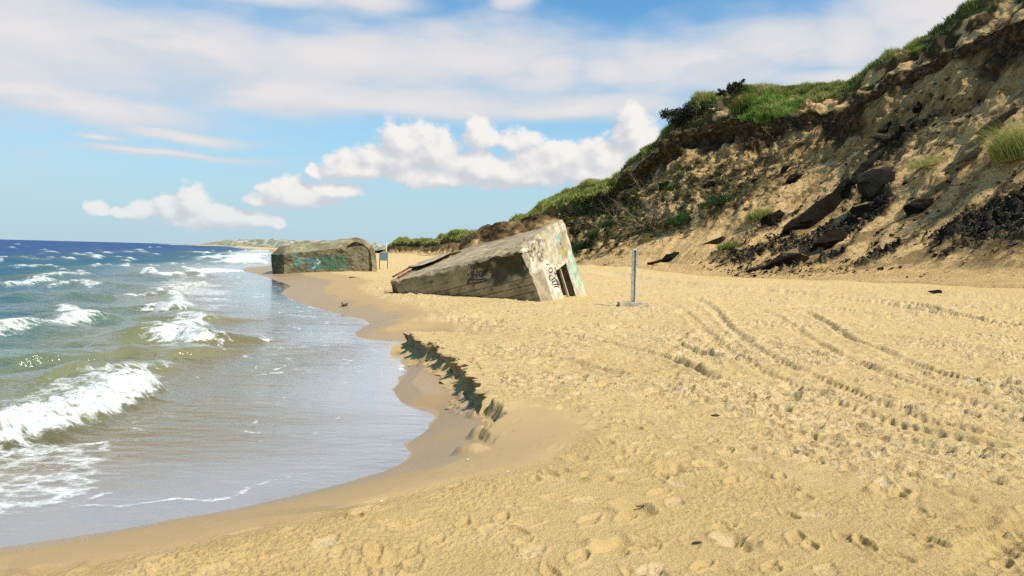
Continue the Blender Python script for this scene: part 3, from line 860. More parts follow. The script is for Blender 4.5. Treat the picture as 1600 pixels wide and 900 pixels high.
DEB = [(850, 430), (890, 402), (1000, 380), (1060, 352), (1150, 322), (1215, 292), (1190, 275), (1120, 262), (1060, 275), (1010, 295), (965, 285), (900, 310), (850, 345)]
_dd = poly_dist(_bx, _by, DEB + DEB[:1])[0] * np.where(inside(_bx, _by, DEB), 1, -1)
slump = sst(-4, 22, _dd)
disp = talus * (.5 * fbm3(CB, .12, 2, 501) + (.10 + .16 * slump) * fbm3(CB, .5, 3, 502) + .05 * fbm3(CB, 2.0, 3, 503))
wx2 = wx - 2.6 * KP + .8 * fbm3(CB, .5, 3, 518)
gro = np.abs(noise2(wx2 / 2.1, KP * .7, 504)) * .9 + .55 * np.abs(noise2(wx2 / .8, KP * 1.5, 505)) + .3 * np.abs(noise2(wx2 / .3, KP * 3, 515)) + .35 * np.abs(fbm3(CB, .7, 4, 519))
disp += facem * (-.75 * gro + .8 * fbm3(CB, .13, 2, 506) + .10 * fbm3(CB, 1.6, 3, 507))
disp += band * (.55 * fbm3(CB, .35, 3, 508) + .22 * fbm3(CB, 1.5, 3, 509) - .35 * np.abs(noise2(wx / 1.8, KP, 510)))
disp += upm * (.7 * fbm3(CB, .22, 3, 511) + .28 * fbm3(CB, .9, 3, 512) - .5 * np.abs(noise2(wx / 2.6, KP * .7, 513)))
disp += talus * PRF * ((.05 + .13 * slump + .12 * sst(2.6, 3.6, KP)) * np.abs(fbm3(CB, 1.1, 4, 516)) + .07 * noise2((wx - 1.2 * KP) / .7, KP * 2.2, 517))
disp *= np.clip(sst(0, 2, sp), 0, 1)[None]
CV = CB + Nn * (disp * np.clip(scl, .7, 1.3))[..., None]
# slumped, lumpy ground below the headland and long ribs down the talus
CV += Nn * (slump * talus * (.22 * np.abs(noise2(wx / 2.2, KP * 1.2, 520)) + .25 * fbm3(CB, .8, 4, 521)))[..., None]
_px, _py = project(CV)
PEATS = [[(1150, 432), (1105, 402), (1190, 368), (1280, 300), (1330, 268), (1400, 285), (1420, 330), (1480, 335), (1600, 280), (1760, 200), (1760, 390), (1600, 385), (1430, 408), (1350, 424), (1270, 432)],
         [(1290, 285), (1380, 200), (1430, 170), (1500, 175), (1420, 240), (1330, 290)], [(1100, 395), (1150, 365), (1240, 320), (1300, 330), (1220, 370), (1150, 410)]]
inp = sum(inside(_px, _py, q) for q in PEATS) > 0
pd_ = sum(np.where(inside(_px, _py, q), np.clip(poly_dist(_px, _py, q + q[:1])[0] / 25, 0, 1), 0) for q in PEATS).clip(0, 1)
wf = AL - 4.2 * KP
patchn = .8 * fbm3(np.stack([wf / 1.6, KP * 1.0, AL * 0], -1), 1.0, 3, 523, .55) + .45 * fbm3(np.stack([wf / .5, KP * 2.2, AL * 0], -1), 1.0, 3, 526, .6)
PEAT = pd_ ** .5 * sst(-.22, .12, patchn + .25 * fbm3(CV, 2.0, 3, 524) - .30 * (1 - pd_) + .07 + .10 * sst(1400, 1500, _px))
CV += Nn * (PEAT * (.08 + .42 * np.abs(fbm3(CV, 1.9, 4, 525, .6))))[..., None]
CV += Nn * (sst(1.6, 2.6, KP) * (1 - sst(3.6, 4.4, KP)) * .25 * noise2(wx / 1.1, KP * .7, 522))[..., None]
cpx, cpy = project(CV)
CN = np.cross(np.gradient(CV, axis=1), np.gradient(CV, axis=0)); CN /= np.linalg.norm(CN, axis=-1)[..., None] + 1e-9
if CN[100, 300] @ np.array([-.5, -.5, .7]) < 0: CN = -CN
vis = (KP < 10.6)


def cliff_at(px, py, ret_idx=False):
    q = (cpx - px) ** 2 + (cpy - py) ** 2 + np.where(vis, 0, 1e9) + np.where(CV[..., 1] < 5, 1e9, 0)
    # nearest surface wins when several project close
    m = q < q.min() + 6
    k = np.argmin(np.where(m, CV[..., 1], 1e9))
    k = np.unravel_index(k, q.shape)
    return (CV[k], CN[k], k) if ret_idx else (CV[k].copy(), CN[k].copy())


nz1 = fbm3(CV, .9, 4, 530); nz2 = fbm3(CV, 3.0, 3, 531); nz3 = fbm3(CV, .25, 3, 532)
def pmask(poly, soft=8, jag=14):
    ins = inside(cpx, cpy, poly)
    d, _, _ = poly_dist(cpx, cpy, list(poly) + [poly[0]])
    return sst(-soft, soft, np.where(ins, d, -d) + jag * nz1 + .5 * jag * nz2) * vis
soil = np.clip(band * sst(-.55, .15, nz1 + 1.2 * sst(5.2, 5.8, KP)) * PRF, 0, 1)
soil = np.maximum(soil, .95 * upm * sst(-.35, .25, nz1 + .4 * nz3))
veg = sst(.0, .4, nz1 * .6 + .4 * nz3 + .7 * sst(9.0, 9.8, KP)) * sst(7.6, 8.8, KP)
veg = np.maximum(veg, sst(9.2, 9.8, KP + .5 * nz1))
dune = (1 - PRF)
veg = np.maximum(veg, dune * sst(5.5, 6.6, KP + 1.0 * nz1))
veg = np.maximum(veg, dune * .8 * sst(.25, .5, nz1) * sst(2.4, 3.4, KP))
soil = np.maximum(soil, dune * sst(2.2, 3.2, KP + .8 * nz1) * (1 - sst(6.2, 7, KP)) * .9)
deb = pmask(DEB, 10, 20)
brush = deb * sst(-.6, .1, nz1 + .5 * nz2)
right_ = sst(1290, 1400, cpx)
brush = np.maximum(brush, sst(7.4, 8.4, KP) * sst(-.45, .2, nz1 + .3 * nz2) * vis * PRF)
veg = np.maximum(veg, .8 * deb * sst(.15, .5, nz1 - .3 * nz2))
peat = PEAT * vis
wg = AL - 3.4 * KP
dirt = .8 * fbm3(np.stack([wg / 1.3, KP * 1.3, AL * 0], -1), 1.0, 4, 541, .6) + .4 * nz2
clean = pmask([(880, 425), (1000, 385), (1150, 330), (1215, 318), (1260, 330), (1190, 365), (1100, 405), (1000, 425)], 10, 8)
DIRT = sst(1.75, 2.2, KP) * (1 - sst(5.2, 5.7, KP)) * PRF * sst(.12, .42, dirt) * (1 - clean)
soil = np.maximum(soil, .62 * DIRT)
veg = veg * (1 - .8 * right_ * sst(9.7, 9.2, KP))
faced = facem * PRF
ca = {'soil': soil.ravel(), 'veg': veg.ravel(), 'peat': peat.ravel(), 'brush': brush.ravel(), 'bare': faced.ravel(), 'along': AL.ravel(), 'upk': KP.ravel()}
m_cliff, t = material("cliff_sand_and_soil")
P = pos(t)
so_, ve_, pe_, br_, ba_ = (t.attr(k) for k in ('soil', 'veg', 'peat', 'brush', 'bare'))
al_, uk_ = t.attr('along'), t.attr('upk')
n_b = t.noise(P, .5, 5, .6); n_m = t.noise(P, 2.5, 6, .65); n_f = t.noise(P, 9, 5, .7)
fallv = t.new('ShaderNodeCombineXYZ', ins={'X': t.mul(t.sub(al_, t.mul(uk_, 2.6)), 1.0), 'Y': t.mul(uk_, 1.6), 'Z': t.mul(n_b, 2.0)}).outputs[0]
streak = t.noise(fallv, 2.0, 6, .65)
sand = t.ramp(t.add(t.mul(n_b, .5), t.mul(n_m, .5)), [(.3, (.45, .28, .11)), (.55, (.60, .40, .17)), (.75, (.68, .48, .225))])
facec = t.ramp(streak, [(.25, (.13, .07, .024)), (.38, (.31, .19, .072)), (.55, (.50, .335, .14)), (.75, (.64, .47, .225))])
cc = t.mix(ba_, sand, facec)
cc = t.mix(t.mul(t.smooth(n_f, .57, .68), .7), cc, (.09, .055, .025))
cc = t.mix(t.mul(br_, t.smooth(n_m, .35, .6, .72, 1.0)), cc, t.mix(n_f, (.022, .018, .008), (.12, .08, .036)))
cc = t.mix(t.mul(so_, t.smooth(n_m, .3, .6, .7, 1)), cc, t.mix(n_f, (.016, .010, .005), (.075, .045, .021)))
vegc = t.ramp(n_m, [(.3, (.04, .04, .012)), (.5, (.10, .095, .028)), (.7, (.19, .165, .055))])
cc = t.mix(t.mul(ve_, t.smooth(n_f, .3, .55, .6, 1)), cc, vegc)
cc = t.mix(t.mul(pe_, t.smooth(t.noise(P, 5.5, 6, .72), .33, .43)), cc, t.mix(n_f, (.012, .013, .010), (.045, .042, .03)))
bmp = t.bump(t.add(t.mul(n_m, 1.0), t.add(t.mul(n_f, .6), t.mul(t.mul(streak, ba_), .9))), .9, .22)
principled(t, Base_Color=cc, Roughness=.95, Normal=bmp, **{'Specular IOR Level': .1})
cliff = raw_mesh("cliff", CV.reshape(-1, 3), grid_faces(*CV.shape[:2]), m_cliff, ca); tag(cliff, None, None, kind='structure')

# ------------------------------------------------------------------ simple materials
def plain(name, colr, rough=.8, var=.25, scale=6, bump=.3, bd=.02, metal=0.0):
    m, t = material(name)
    P = objc(t)
    n = t.noise(P, scale, 6, .65); f = t.noise(P, scale * 7, 4, .65)
    dark = tuple(c * (1 - 1.6 * var) for c in colr); lite = tuple(min(1, c * (1 + var)) for c in colr)
    c = t.mix(t.smooth(n, .3, .7), dark, lite)
    c = t.mix(t.mul(t.smooth(f, .55, .75), .4), c, tuple(x * .45 for x in colr))
    principled(t, Base_Color=c, Roughness=rough, Metallic=metal, Normal=t.bump(t.add(n, t.mul(f, .5)), bump, bd))
    return m


M_rust = plain("rust", (.20, .085, .035), .9, .4, 8)
M_black = plain("black_paint", (.012, .012, .012), .6, .2, 9, .1)
M_darkconc = plain("dark_concrete", (.10, .085, .06), .95, .4, 3)
M_plate = plain("pale_flaked_concrete", (.46, .36, .23), .9, .25, 4)
def dusted(name, colr, brown):
    m, t = material(name)
    P = pos(t)
    n = t.noise(P, 2.6, 6, .68); f = t.noise(P, 11, 5, .7)
    c = t.mix(t.smooth(n, .35, .65), colr, brown); c = t.mix(t.mul(t.smooth(f, .5, .7), .6), c, tuple(x * .35 for x in colr))
    nz = t.new('ShaderNodeSeparateXYZ', ins={0: t.new('ShaderNodeNewGeometry').outputs['Normal']}).outputs[2]
    c = t.mix(t.mul(t.smooth(t.add(nz, t.mul(t.sub(f, .5), .9)), .72, .98), .7), c, (.40, .27, .125))
    principled(t, Base_Color=c, Roughness=.97, Normal=t.bump(t.add(n, t.mul(f, .8)), 1.0, .16), **{'Specular IOR Level': .15})
    return m


M_peat = dusted("peat", (.011, .010, .007), (.028, .019, .010))
M_peatgrey = dusted("grey_peat", (.026, .026, .020), (.045, .036, .022))
M_wood = plain("driftwood", (.13, .09, .05), .9, .4, 9, .5)
M_postgrey = plain("weathered_grey_metal", (.46, .47, .40), .7, .25, 6, .2)
M_postgreen = plain("grey_green_insert", (.26, .31, .24), .7, .3, 8, .2)
M_postpale = plain("pale_insert", (.60, .60, .50), .7, .2, 8, .2)
M_block = plain("concrete_block", (.46, .40, .27), .9, .3, 6, .4)
M_signpanel = plain("blue_grey_panel", (.15, .235, .27), .5, .12, 3, .05)
M_signleg = plain("dark_metal_leg", (.07, .085, .075), .6, .2, 5, .1)
M_white = plain("white_paint", (.78, .77, .72), .6, .08, 4, .05)
M_shell = plain("shell", (.72, .66, .55), .5, .1, 20, .1)
M_weed = plain("dried_seaweed", (.025, .02, .012), .8, .4, 15, .4)
M_bark = plain("bark", (.11, .085, .055), .95, .4, 10, .6)
M_twig = plain("bleached_twig", (.24, .19, .12), .9, .35, 8, .4)


def leaf_material(name, stops):
    m, t = material(name)
    r = t.attr('rnd')
    c = t.ramp(r, stops)
    b = principled(t, Base_Color=c, Roughness=.75, **{'Specular IOR Level': .25})
    tr = t.new('ShaderNodeBsdfTranslucent', ins={'Color': c})
    mx = t.new('ShaderNodeMixShader', ins={0: .28, 1: b.outputs[0], 2: tr.outputs[0]})
    t.l.new(mx.outputs[0], t.out.inputs[0])
    return m


M_grass = leaf_material("marram_grass", [(.0, (.05, .05, .012)), (.3, (.15, .19, .035)), (.6, (.32, .37, .075)), (1, (.52, .44, .17))])
M_lush = leaf_material("lush_grass", [(.0, (.05, .09, .015)), (.4, (.13, .24, .035)), (.7, (.22, .36, .06)), (1, (.36, .40, .10))])
M_bushleaf = leaf_material("bush_leaf", [(.0, (.014, .018, .008)), (.5, (.035, .042, .016)), (1, (.085, .085, .035))])
M_herb = leaf_material("herb_leaf", [(.0, (.015, .04, .012)), (.5, (.035, .095, .025)), (1, (.09, .16, .04))])


def blades(P, N, h, w, lean=.5, seed=1):
    """one bent blade of three vertices wide at the foot per point"""
    g = np.random.default_rng(seed); n = len(P)
    h = np.broadcast_to(h, (n,)) * g.uniform(.55, 1.15, n); w = np.broadcast_to(w, (n,)) * g.uniform(.7, 1.3, n)
    th = g.uniform(0, 6.283, n)
    side = np.stack([np.cos(th), np.sin(th), np.zeros(n)], -1)
    up = N * .35 + np.array([0, 0, 1.]); up /= np.linalg.norm(up, axis=1)[:, None]
    ln = np.stack([g.normal(-.25, .5, n), g.normal(0, .5, n), np.zeros(n)], -1) * lean
    mid = P + (up + ln * .35) * (h * .55)[:, None]; tip = P + (up * .92 + ln * 1.1) * h[:, None]
    V = np.stack([P - side * w[:, None] / 2, P + side * w[:, None] / 2, mid - side * w[:, None] * .4, mid + side * w[:, None] * .4, tip], 1)
    i = np.arange(n)[:, None] * 5
    F = np.concatenate([i + np.array([[0, 1, 3]]), i + np.array([[0, 3, 2]]), i + np.array([[2, 3, 4]])])
    return V.reshape(-1, 3), F


# ------------------------------------------------------------------ tilted bunker
def npn(v): v = np.array(v, float); return v / np.linalg.norm(v)
B1 = np.array([[0.87225058, 0.36489277, -0.32562585], [-0.42061749, 0.89942363, -0.11881941], [0.24951924, 0.24060423, 0.93800307]])   # local -> world: length, width, roof normal
E_ = at_depth(815.6, 387.7, 26.05)                      # roof corner above the doorway end
LEN, WID, DEP = 6.15, 4.86, 4.0


def b1_local(px, py, ax, val):
    d = B1.T @ ray(px, py); o = B1.T @ (CAM - E_)
    return o + d * ((val - o[ax]) / d[ax])


def z1(x, y): return 580 + x * .225, 320 + y * .225
def z2(x, y): return 800 + x / 6., 330 + y / 6.
def z3(x, y): return 380 + x * .1625, 340 + y * .1625


bunker = empty("concrete_bunker", E_, "tilted concrete bunker sunk into the dry sand, doorway end up, black scrawl on its side", "bunker", "concrete bunkers on the beach")
bunker.rotation_euler = Matrix(B1.tolist()).to_euler()


def clipn(p, n, off, amp, fr, seed):
    n = npn(n); s = p @ n - off + amp * fbm3(p, fr, 3, seed)
    return p - n * np.clip(s, 0, None)[:, None]


def d1(p):
    q = p.copy()
    q[:, 0] += .07 * (p[:, 0] > -.01) * (1 - sst(1.1, 1.16, p[:, 1])) * sst(-.95, -1.05, p[:, 2])
    # spalled hollow along the top of the front, near the doorway end
    hol = (p[:, 1] < .01) * sst(-2.2, -1.7, p[:, 0] + .3 * fbm3(p, 1.2, 2, 1)) * sst(-1.1, -.6, p[:, 2] + .25 * fbm3(p, 2, 2, 2)) * (1 - sst(-.25, -.05, p[:, 2]))
    q[:, 1] += .13 * hol + .06 * hol * fbm3(p, 5, 3, 3)
    # broken corner
    c = np.exp(-((p[:, 0] / 1.5) ** 2 + ((p[:, 1] - .5) / 1.3) ** 2 + ((p[:, 2] + .3) / .7) ** 2))
    q += (c * .12)[:, None] * np.stack([fbm3(p, 3.5, 4, 4) - .6, .3 * fbm3(p, 3.5, 4, 5), fbm3(p, 3.5, 4, 6) - .3], -1)
    q = clipn(q, (.5, -.6, .62), -.24, .14, 2.6, 7)
    q = clipn(q, (0, -.7, .7), -.06, .10, 2.6, 8)
    q = clipn(q, (.7, 0, .7), -.03, .05, 3.0, 9)
    q = clipn(q, (0, .7, .7), (WID - .06) * .707, .05, 3.0, 10)
    q = clipn(q, (-.75, -.66, 0), LEN * .75 - .38, .08, 2.5, 11)
    q = clipn(q, (-.7, 0, .7), (LEN - .1) * .707, .07, 3.0, 12)
    q = clipn(q, (.7, .7, 0), WID * .707 - .04, .04, 3.0, 13)
    q = clipn(q, (.7, -.7, 0), -.03, .08, 3.0, 14)
    return q + .012 * np.stack([fbm3(p, 4, 3, 15), fbm3(p, 4, 3, 16), fbm3(p, 4, 3, 17)], -1)


def sheet(o, u, v, lu, lv, st=.035):
    nu, nv = max(2, int(lu / st)), max(2, int(lv / st))
    a, b = np.meshgrid(np.linspace(0, lu, nu), np.linspace(0, lv, nv))
    P = np.array(o, float) + a.ravel()[:, None] * np.array(u, float) + b.ravel()[:, None] * np.array(v, float)
    return P, grid_faces(nv, nu)


def mixc(a, b, f): return a * (1 - f)[:, None] + np.array(b)[None] * f[:, None]


def ploc(poly, zf, ax, val, k):
    """picture polygon on a face of the bunker -> two local coordinates"""
    return [tuple(np.delete(b1_local(*zf(*q), ax, val), ax)) for q in poly]


def concrete_material(name, board):
    m, t = material(name)
    P = objc(t)
    c = t.attr('Col', 'Color')
    n = t.noise(P, 2.2, 6, .65); f = t.noise(P, 14, 5, .7); g = t.noise(P, 60, 3, .7)
    c = t.mix(t.smooth(n, .40, .62, .0, .75), c, t.mix(.62, c, (.09, .075, .035)))
    c = t.mix(t.mul(t.smooth(f, .56, .72), .55), c, (.075, .06, .035))
    c = t.mix(t.mul(t.smooth(g, .55, .8), .25), c, (.75, .68, .52))
    h = t.add(t.mul(n, .6), t.add(t.mul(f, .5), t.mul(g, .2)))
    if board:
        sz = t.new('ShaderNodeSeparateXYZ', ins={0: P}).outputs[2]
        fr = t.math('FRACT', t.mul(t.add(sz, t.mul(t.sub(t.noise(P, .8, 2), .5), .03)), 1 / .27))
        ed = t.math('MINIMUM', fr, t.sub(1.0, fr))
        ln = t.mul(t.smooth(ed, .0, .07, 1, 0), t.attr('board'))
        bd = t.noise(t.mapping(P, (.6, 1, 14)), 3, 4, .6)
        c = t.mix(t.mul(ln, .75), c, (.04, .03, .018))
        c = t.mix(t.mul(t.mul(t.smooth(bd, .45, .7), t.attr('board')), .45), c, (.33, .275, .17))
        h = t.sub(h, t.mul(ln, 1.2))
    principled(t, Base_Color=c, Roughness=.93, Normal=t.bump(h, .8, .05), **{'Specular IOR Level': .2})
    return m


M_conc = concrete_material("board_marked_concrete", True)
M_conc2 = concrete_material("weathered_concrete", False)
DY0, DY1, DZ = 2.36, 3.62, -1.46
# walls: front, left end, back, and the doorway end around its opening
parts = [sheet((-LEN, 0, -DEP), (1, 0, 0), (0, 0, 1), LEN, DEP), sheet((-LEN, WID, -DEP), (0, -1, 0), (0, 0, 1), WID, DEP, .06), sheet((0, WID, -DEP), (-1, 0, 0), (0, 0, 1), LEN, DEP, .09),
         sheet((0, 0, -DEP), (0, 1, 0), (0, 0, 1), DY0, DEP), sheet((0, DY1, -DEP), (0, 1, 0), (0, 0, 1), WID - DY1, DEP), sheet((0, DY0, DZ), (0, 1, 0), (0, 0, 1), DY1 - DY0, -DZ)]
V, F = join(parts)
nfr = len(parts[0][0]); ids = np.repeat(np.arange(6), [len(p[0]) for p in parts])
n1_, n2_, n3_ = fbm3(V, .9, 4, 20), fbm3(V, 3, 4, 21), fbm3(V, 8, 3, 22)
Cc = np.zeros((len(V), 3)) + np.array([.275, .228, .13])
Cc = mixc(Cc, (.36, .30, .18), sst(-.2, .6, n1_)); Cc = mixc(Cc, (.075, .06, .03), sst(.1, .8, n2_ - .3 * n1_) * .8)
Cc = mixc(Cc, (.24, .20, .12), sst(-.4, -.12, V[:, 2]) * sst(-3.2, -4.2, V[:, 0]) * .5)
fr = ids == 0
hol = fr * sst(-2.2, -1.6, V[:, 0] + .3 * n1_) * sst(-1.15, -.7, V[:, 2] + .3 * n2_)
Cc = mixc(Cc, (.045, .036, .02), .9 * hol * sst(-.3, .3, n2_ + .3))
Cc = mixc(Cc, (.30, .25, .16), sst(-1.6, -1.2, V[:, 0]) * fr * sst(-1.3, -1.5, V[:, 2]) * .5)
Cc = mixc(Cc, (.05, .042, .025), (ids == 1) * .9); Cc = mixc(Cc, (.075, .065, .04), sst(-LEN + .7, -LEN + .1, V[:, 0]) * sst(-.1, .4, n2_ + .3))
en = ids >= 3
ec = np.zeros((len(V), 3)) + np.array([.56, .48, .33])
ec = mixc(ec, (.44, .36, .22), sst(-.1, .5, n1_)); ec = mixc(ec, (.66, .60, .47), sst(0, .6, n2_))
ec = mixc(ec, (.40, .325, .20), (1 - sst(1.08, 1.18, V[:, 1])) * sst(-1.0, -1.1, V[:, 2]) * .9)
ec = mixc(ec, (.70, .64, .52), sst(1.14, 1.2, V[:, 1]) * (1 - sst(2.15, 2.25, V[:, 1])) * sst(-1.1, -1.25, V[:, 2]) * .85)
ec = mixc(ec, (.62, .55, .40), sst(3.62, 3.7, V[:, 1]) * .8)
yz = V[:, 1], V[:, 2]
def emask(poly, zf=z2, jag=.05, soft=.05):
    q = ploc(poly, zf, 0, 0, 0)
    ins = inside(yz[0], yz[1], q); d, _, _ = poly_dist(yz[0], yz[1], q + [q[0]])
    return sst(-soft, soft, np.where(ins, d, -d) + jag * n3_ + jag * n2_)
ec = mixc(ec, (.38, .29, .165), emask([(440, 210), (500, 180), (530, 330), (520, 440), (440, 400), (420, 260)], jag=.06) * .85)
ec = mixc(ec, (.50, .47, .36), emask([(345, 260), (415, 240), (420, 340), (370, 350)], jag=.05) * .7)
ec = mixc(ec, (.16, .56, .56), emask([(422, 236), (440, 232), (456, 268), (450, 290), (432, 288)], jag=.02, soft=.02))
ec = mixc(ec, (.012, .012, .012), emask([(444, 292), (456, 292), (457, 318), (444, 318)], jag=.01, soft=.02))
ec = mixc(ec, (.56, .50, .12), emask([(465, 345), (495, 335), (505, 380), (480, 420), (460, 390)], jag=.08) * .75)
mint = emask([(535, 390), (580, 370), (620, 520), (640, 640), (668, 700), (600, 700), (560, 560), (530, 500)], jag=.10)
ec = mixc(ec, (.28, .60, .43), mint * sst(-.25, .25, n3_ + .5 * n2_) * .85)
ec = mixc(ec, (.16, .125, .075), emask([(90, 350), (240, 210), (300, 260), (330, 330), (290, 440), (170, 470)], jag=.10) * sst(.1, .45, n3_ + .6 * n2_) * .9)
Cc = np.where(en[:, None], ec, Cc)
board = (fr | (ids == 1)) * (1 - hol) * sst(-.45, -.75, V[:, 2]).astype(float)
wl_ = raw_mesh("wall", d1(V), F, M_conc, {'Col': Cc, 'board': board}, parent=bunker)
# roof
V, F = sheet((-LEN, 0, 0), (1, 0, 0), (0, 1, 0), LEN, WID, .045)
n1_, n2_, n3_ = fbm3(V, .9, 4, 30), fbm3(V, 3, 4, 31), fbm3(V, 8, 3, 32)
Cc = np.zeros((len(V), 3)) + np.array([.46, .36, .215])
Cc = mixc(Cc, (.34, .26, .145), sst(-.1, .6, n1_)); Cc = mixc(Cc, (.55, .45, .285), sst(0, .7, n2_) * .6)
crk = np.exp(-((V[:, 1] - .55 - .35 * (V[:, 0] + LEN) / LEN - .12 * n1_ - .05 * n3_) / .03) ** 2) * sst(-2.2, -3.2, V[:, 0])
crk = np.maximum(crk, np.exp(-((V[:, 1] - 1.2 - .25 * n1_ - .05 * n3_) / .03) ** 2) * sst(-1.6, -2.6, V[:, 0]) * .7)
Cc = mixc(Cc, (.05, .04, .025), crk * .9)
Cc = mixc(Cc, (.28, .20, .11), sst(-LEN + 1.2, -LEN + .3, V[:, 0]) * sst(-.3, .3, n2_) * .7)
Vd = d1(V); Vd[:, 2] -= .04 * crk
lipz = .13 * sst(-.62, -.55, V[:, 0]) * sst(1.35, 1.6, V[:, 1] + .15 * n2_)
Vd[:, 2] += lipz * (1 - sst(-.05, -.0, V[:, 0])) * (1 - sst(WID - .05, WID, V[:, 1]))
raw_mesh("roof", Vd, F, M_conc2, {'Col': Cc}, parent=bunker)
# doorway recess and the pale bar standing in it
def quad_box(lo, hi, skip=()):
    x0, y0, z0 = lo; x1, y1, z1_ = hi
    v = np.array([(x0, y0, z0), (x1, y0, z0), (x1, y1, z0), (x0, y1, z0), (x0, y0, z1_), (x1, y0, z1_), (x1, y1, z1_), (x0, y1, z1_)], float)
    f = {'-z': (0, 3, 2, 1), '+z': (4, 5, 6, 7), '-y': (0, 1, 5, 4), '+x': (1, 2, 6, 5), '+y': (2, 3, 7, 6), '-x': (3, 0, 4, 7)}
    return v, np.array([q for k, q in f.items() if k not in skip])
v, f = quad_box((-1.3, DY0, -DEP), (.0, DY1, DZ), ('+x', '-z'))
raw_mesh("doorway", v, f, M_darkconc, smooth=False, parent=bunker)
v, f = quad_box((-.16, DY0 + .70, -DEP), (-.08, DY0 + .79, DZ + .02))
tag(raw_mesh("door_bar", v, f, M_plate, smooth=False, parent=bunker), "pale upright bar in the dark doorway", None)
v, f = quad_box((-.03, DY0 - .02, DZ - .02), (.05, DY1 + .06, DZ + .12))
raw_mesh("lintel", v, f, plain("broken_lintel", (.60, .50, .34), .9, .3, 6, .6), smooth=False, parent=bunker)


def ribbon(pts, w, disp, off, nrm):
    P = np.array(pts, float); seg = []
    for a, b in zip(P[:-1], P[1:]):
        k = max(2, int(np.linalg.norm(b - a) / .04)); seg.append(a + (b - a) * np.linspace(0, 1, k, endpoint=False)[:, None])
    P = np.concatenate(seg + [P[-1:]])
    T = np.gradient(P, axis=0); T /= np.linalg.norm(T, axis=1)[:, None] + 1e-9
    S_ = np.cross(T, nrm)
    A = disp(P + S_ * w / 2) + np.array(nrm) * off; B = disp(P - S_ * w / 2) + np.array(nrm) * off
    V = np.stack([A, B], 1).reshape(-1, 3); i = np.arange(len(P) - 1)[:, None] * 2
    return V, i + np.array([[0, 1, 3, 2]])


def strokes(name, lines, zf, ax, val, nrm, w, label, off=.018):
    ps = [ribbon([b1_local(*zf(*q), ax, val) for q in ln], w, d1, off, np.array(nrm, float)) for ln in lines]
    v, f = join(ps)
    tag(raw_mesh(name, v, f, M_black, smooth=False, parent=bunker), label, None)


strokes("graffiti", [[(668, 400), (676, 412), (692, 402), (706, 414), (716, 396), (730, 408), (746, 386)], [(690, 412), (694, 436), (712, 446), (738, 442), (748, 420), (746, 392)],
                     [(698, 410), (706, 420), (716, 410)], [(726, 404), (734, 414), (742, 402)], [(704, 430), (718, 434), (732, 428)]], z1, 1, 0, (0, -1, 0), .034, "black painted crowned face on the dark side")
strokes("graffiti", [[(668, 488), (690, 480), (702, 460), (708, 470), (690, 514)], [(714, 460), (706, 512)], [(700, 490), (732, 484)], [(734, 456), (727, 508)],
                     [(752, 462), (742, 476), (744, 496), (754, 502), (764, 488), (762, 466), (750, 462)], [(768, 506), (772, 458), (784, 500), (793, 450)], [(799, 448), (798, 480)], [(797, 490), (797, 497)],
                     [(668, 548), (672, 522), (690, 517), (735, 523), (786, 515), (803, 528)], [(677, 524), (681, 552)], [(705, 569), (722, 546), (765, 538), (803, 528)]],
        z1, 1, 0, (0, -1, 0), .036, "black hand lettered tag reading 7HON! with an underline")
el_ = [(360 + 18 * math.cos(a), 552 + 24 * math.sin(a)) for a in np.linspace(0, 6.4, 12)]
strokes("graffiti", [[(318, 484), (330, 500), (338, 490), (346, 512)], el_, [(392, 572), (402, 592), (416, 582)], [(368, 602), (346, 610), (346, 632), (362, 650)], [(398, 622), (372, 645), (378, 662), (402, 652)],
                     [(372, 690), (384, 668)], [(392, 618), (412, 650), (432, 690)], [(412, 640), (430, 662), (442, 692)], [(384, 692), (412, 682), (440, 692)], [(390, 714), (416, 702), (440, 712)]],
        z2, 0, .0, (1, 0, 0), .034, "black scrawled letters on the pale wall beside the doorway")
# rusted steel along the sunken end of the roof
def roofline(pts, zf=z1, h=.05): return [b1_local(*zf(*q), 2, h) for q in pts]
v, f = join([tube_arrays(roofline([(152, 499), (200, 472), (262, 438)]), .045, 5), tube_arrays(roofline([(186, 503), (240, 472), (300, 440)]), .04, 5)])
tag(raw_mesh("rusty_rail", v, f, M_rust, parent=bunker), "pair of rusty rails at the sunken roof edge", None)
v, f = tube_arrays(roofline([(262, 434), (330, 424), (420, 396), (500, 368), (548, 344), (620, 326)]), [.05, .10, .10, .09, .07, .03], 6)
tag(raw_mesh("rusty_beam", v, f, M_rust, parent=bunker), "rusty buckled steel beam across the roof", None)
q = roofline([(268, 432), (350, 420), (440, 388), (530, 344), (560, 330), (500, 344), (330, 398)], h=.16)
lo_ = roofline([(268, 432), (350, 420), (440, 388), (530, 344), (560, 330), (500, 344), (330, 398)], h=.02)
bm = bmesh.new(); a = [bm.verts.new(p) for p in q]; b = [bm.verts.new(p) for p in lo_]
bm.faces.new(a); bm.faces.new(b[::-1])
for i in range(len(a)): bm.faces.new((a[i], b[i], b[(i + 1) % len(a)], a[(i + 1) % len(a)]))
bm_obj("roof_plate", bm, M_plate, bunker)

